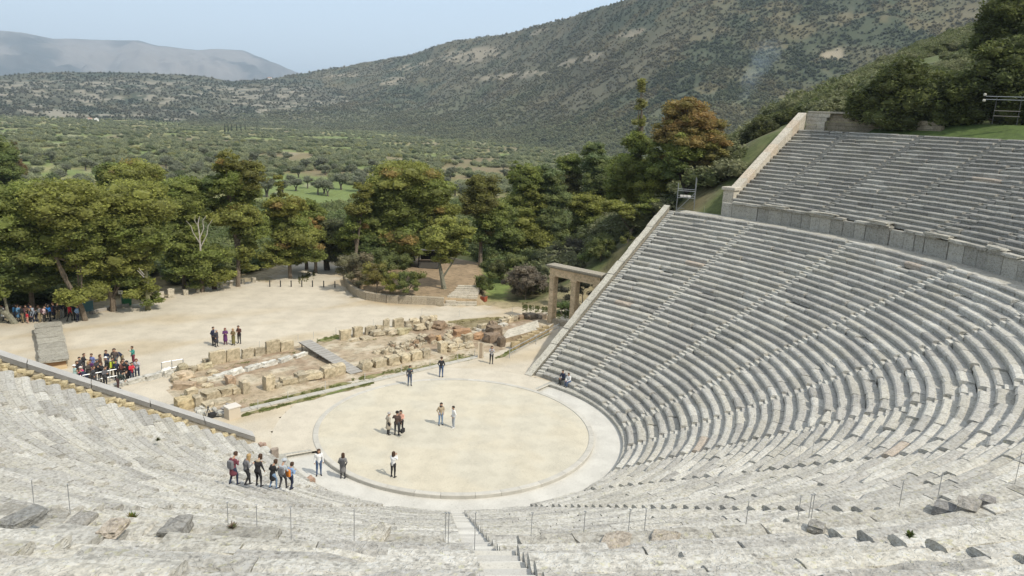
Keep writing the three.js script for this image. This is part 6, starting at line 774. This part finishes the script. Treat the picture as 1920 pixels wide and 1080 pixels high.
for (const [px, py, pose, top, legs, what, where, o] of crowd) { const p = at(px + 1, py + (pose === 'bend' ? 26 : 35) * (o.h ?? 1), 0.015); person('person in ' + (/^[aeiou]/.test(what) ? 'an ' : 'a ').replace(/^/, '') + what + ', ' + where + ' in the railed group', p, toCam(p) + (o.face ?? rr(-1.4, 1.4)), pose, top, legs, { hair: R() < 0.5 ? 'b' : 'br', ...o }); }
// visitors waiting in the shade at the left edge
const shade = [[7, 574, 'coatstand', C.wht, C.dk, 'white top', 'leftmost behind the leaning trunk'], [17, 577, 'pocket', C.dk, C.dk, 'dark jacket', 'just right of the white top'], [28, 575, 'hold', [0.06, 0.22, 0.45], C.navy, 'bright blue jacket', 'left part'], [36, 576, 'coatstand', [0.1, 0.22, 0.36], C.dk, 'steel blue jacket', 'next to the bright blue jacket'], [43, 578, 'pocket', C.blk, C.khaki, 'black jacket and beige trousers', 'left of the red child'], [52, 589, 'stand', C.red, C.peach, 'red top, a child', 'centre front'], [50, 575, 'hold', C.brn, C.dk, 'brown jacket', 'behind the red child'], [61, 577, 'phone', [0.30, 0.36, 0.42], C.navy, 'pale blue grey top', 'right of the red child'], [69, 582, 'bend', [0.22, 0.25, 0.30], C.navy, 'grey blue jacket, leaning over', 'centre'], [76, 577, 'hold', C.grey, C.khaki, 'grey jacket and tan trousers', 'centre right'], [84, 576, 'pocket', [0.55, 0.42, 0.44], C.blk, 'pale pink top', 'left of the blue shirt'], [95, 575, 'phone', C.blue, C.blk, 'vivid blue shirt', 'right of the pale pink top'], [102, 571, 'coatstand', C.navy, C.dk, 'navy coat', 'behind the vivid blue shirt'], [109, 572, 'pocket', C.blk, C.tan, 'black jacket and fawn trousers', 'right half'], [117, 569, 'hold', C.navy, C.lg, 'dark jacket and pale trousers', 'near the pale path'], [124, 566, 'pocket', C.blk, C.blk, 'black clothes, standing highest', 'right half under the pine'], [132, 575, 'walk', C.red, C.blk, 'red top and white cap', 'right end'], [140, 573, 'hold', C.navy, C.dk, 'navy anorak', 'right of the white cap'], [146, 576, 'pocket', C.lblue, C.navy, 'pale blue jacket', 'rightmost beside the leaning pine'], [90, 571, 'pocket', C.blk, C.dk, 'black coat', 'behind the pale pink top'], [58, 572, 'pocket', C.navy, C.blk, 'dark blue coat', 'behind the pale blue grey top']];
for (const [px, py, pose, top, legs, what, where] of shade) { const kid = /child/.test(what), p = at(px, py + (kid ? 17 : pose === 'bend' ? 21 : 27), 0.0); person('person in ' + (/clothes/.test(what) ? '' : /^[aeiou]/.test(what) ? 'an ' : 'a ') + what + ', ' + where + ' of waiting crowd', p, toCam(p) + rr(-2.4, 2.4), pose, top, legs, { hair: R() < 0.5 ? 'b' : 'br', long: R() < 0.4 ? 0.15 : 0, h: kid ? 0.68 : rr(0.94, 1.05), ...(/cap/.test(what) ? { hat: C.wht } : {}), ...(R() < 0.3 && !kid ? { pack: [0.1, 0.05, 0.06] } : {}) }); }
{ const p = at(752, 803, 0), b = thing('handbag', 'black handbag held behind the one in the peach top', 'bag', at(755, 811, 0.36), 0.4); mesh('bag_body', place(stoneSoup(0.36, 0.3, 0.16, 0.02, [0.02, 0.02, 0.022], 0.3, 4, 3), V(0, 0.15, 0)).geo(), M.cloth, b); mesh('strap', new Soup().color([0.02, 0.02, 0.02]).tube([-0.12, 0.28, 0], [0, 0.48, 0], 0.012, 0.012).tube([0.12, 0.28, 0], [0, 0.48, 0], 0.012, 0.012).geo(1), M.cloth, b); }
for (const k in M) M[k].side = THREE.DoubleSide;
renderer.render(scene, camera);
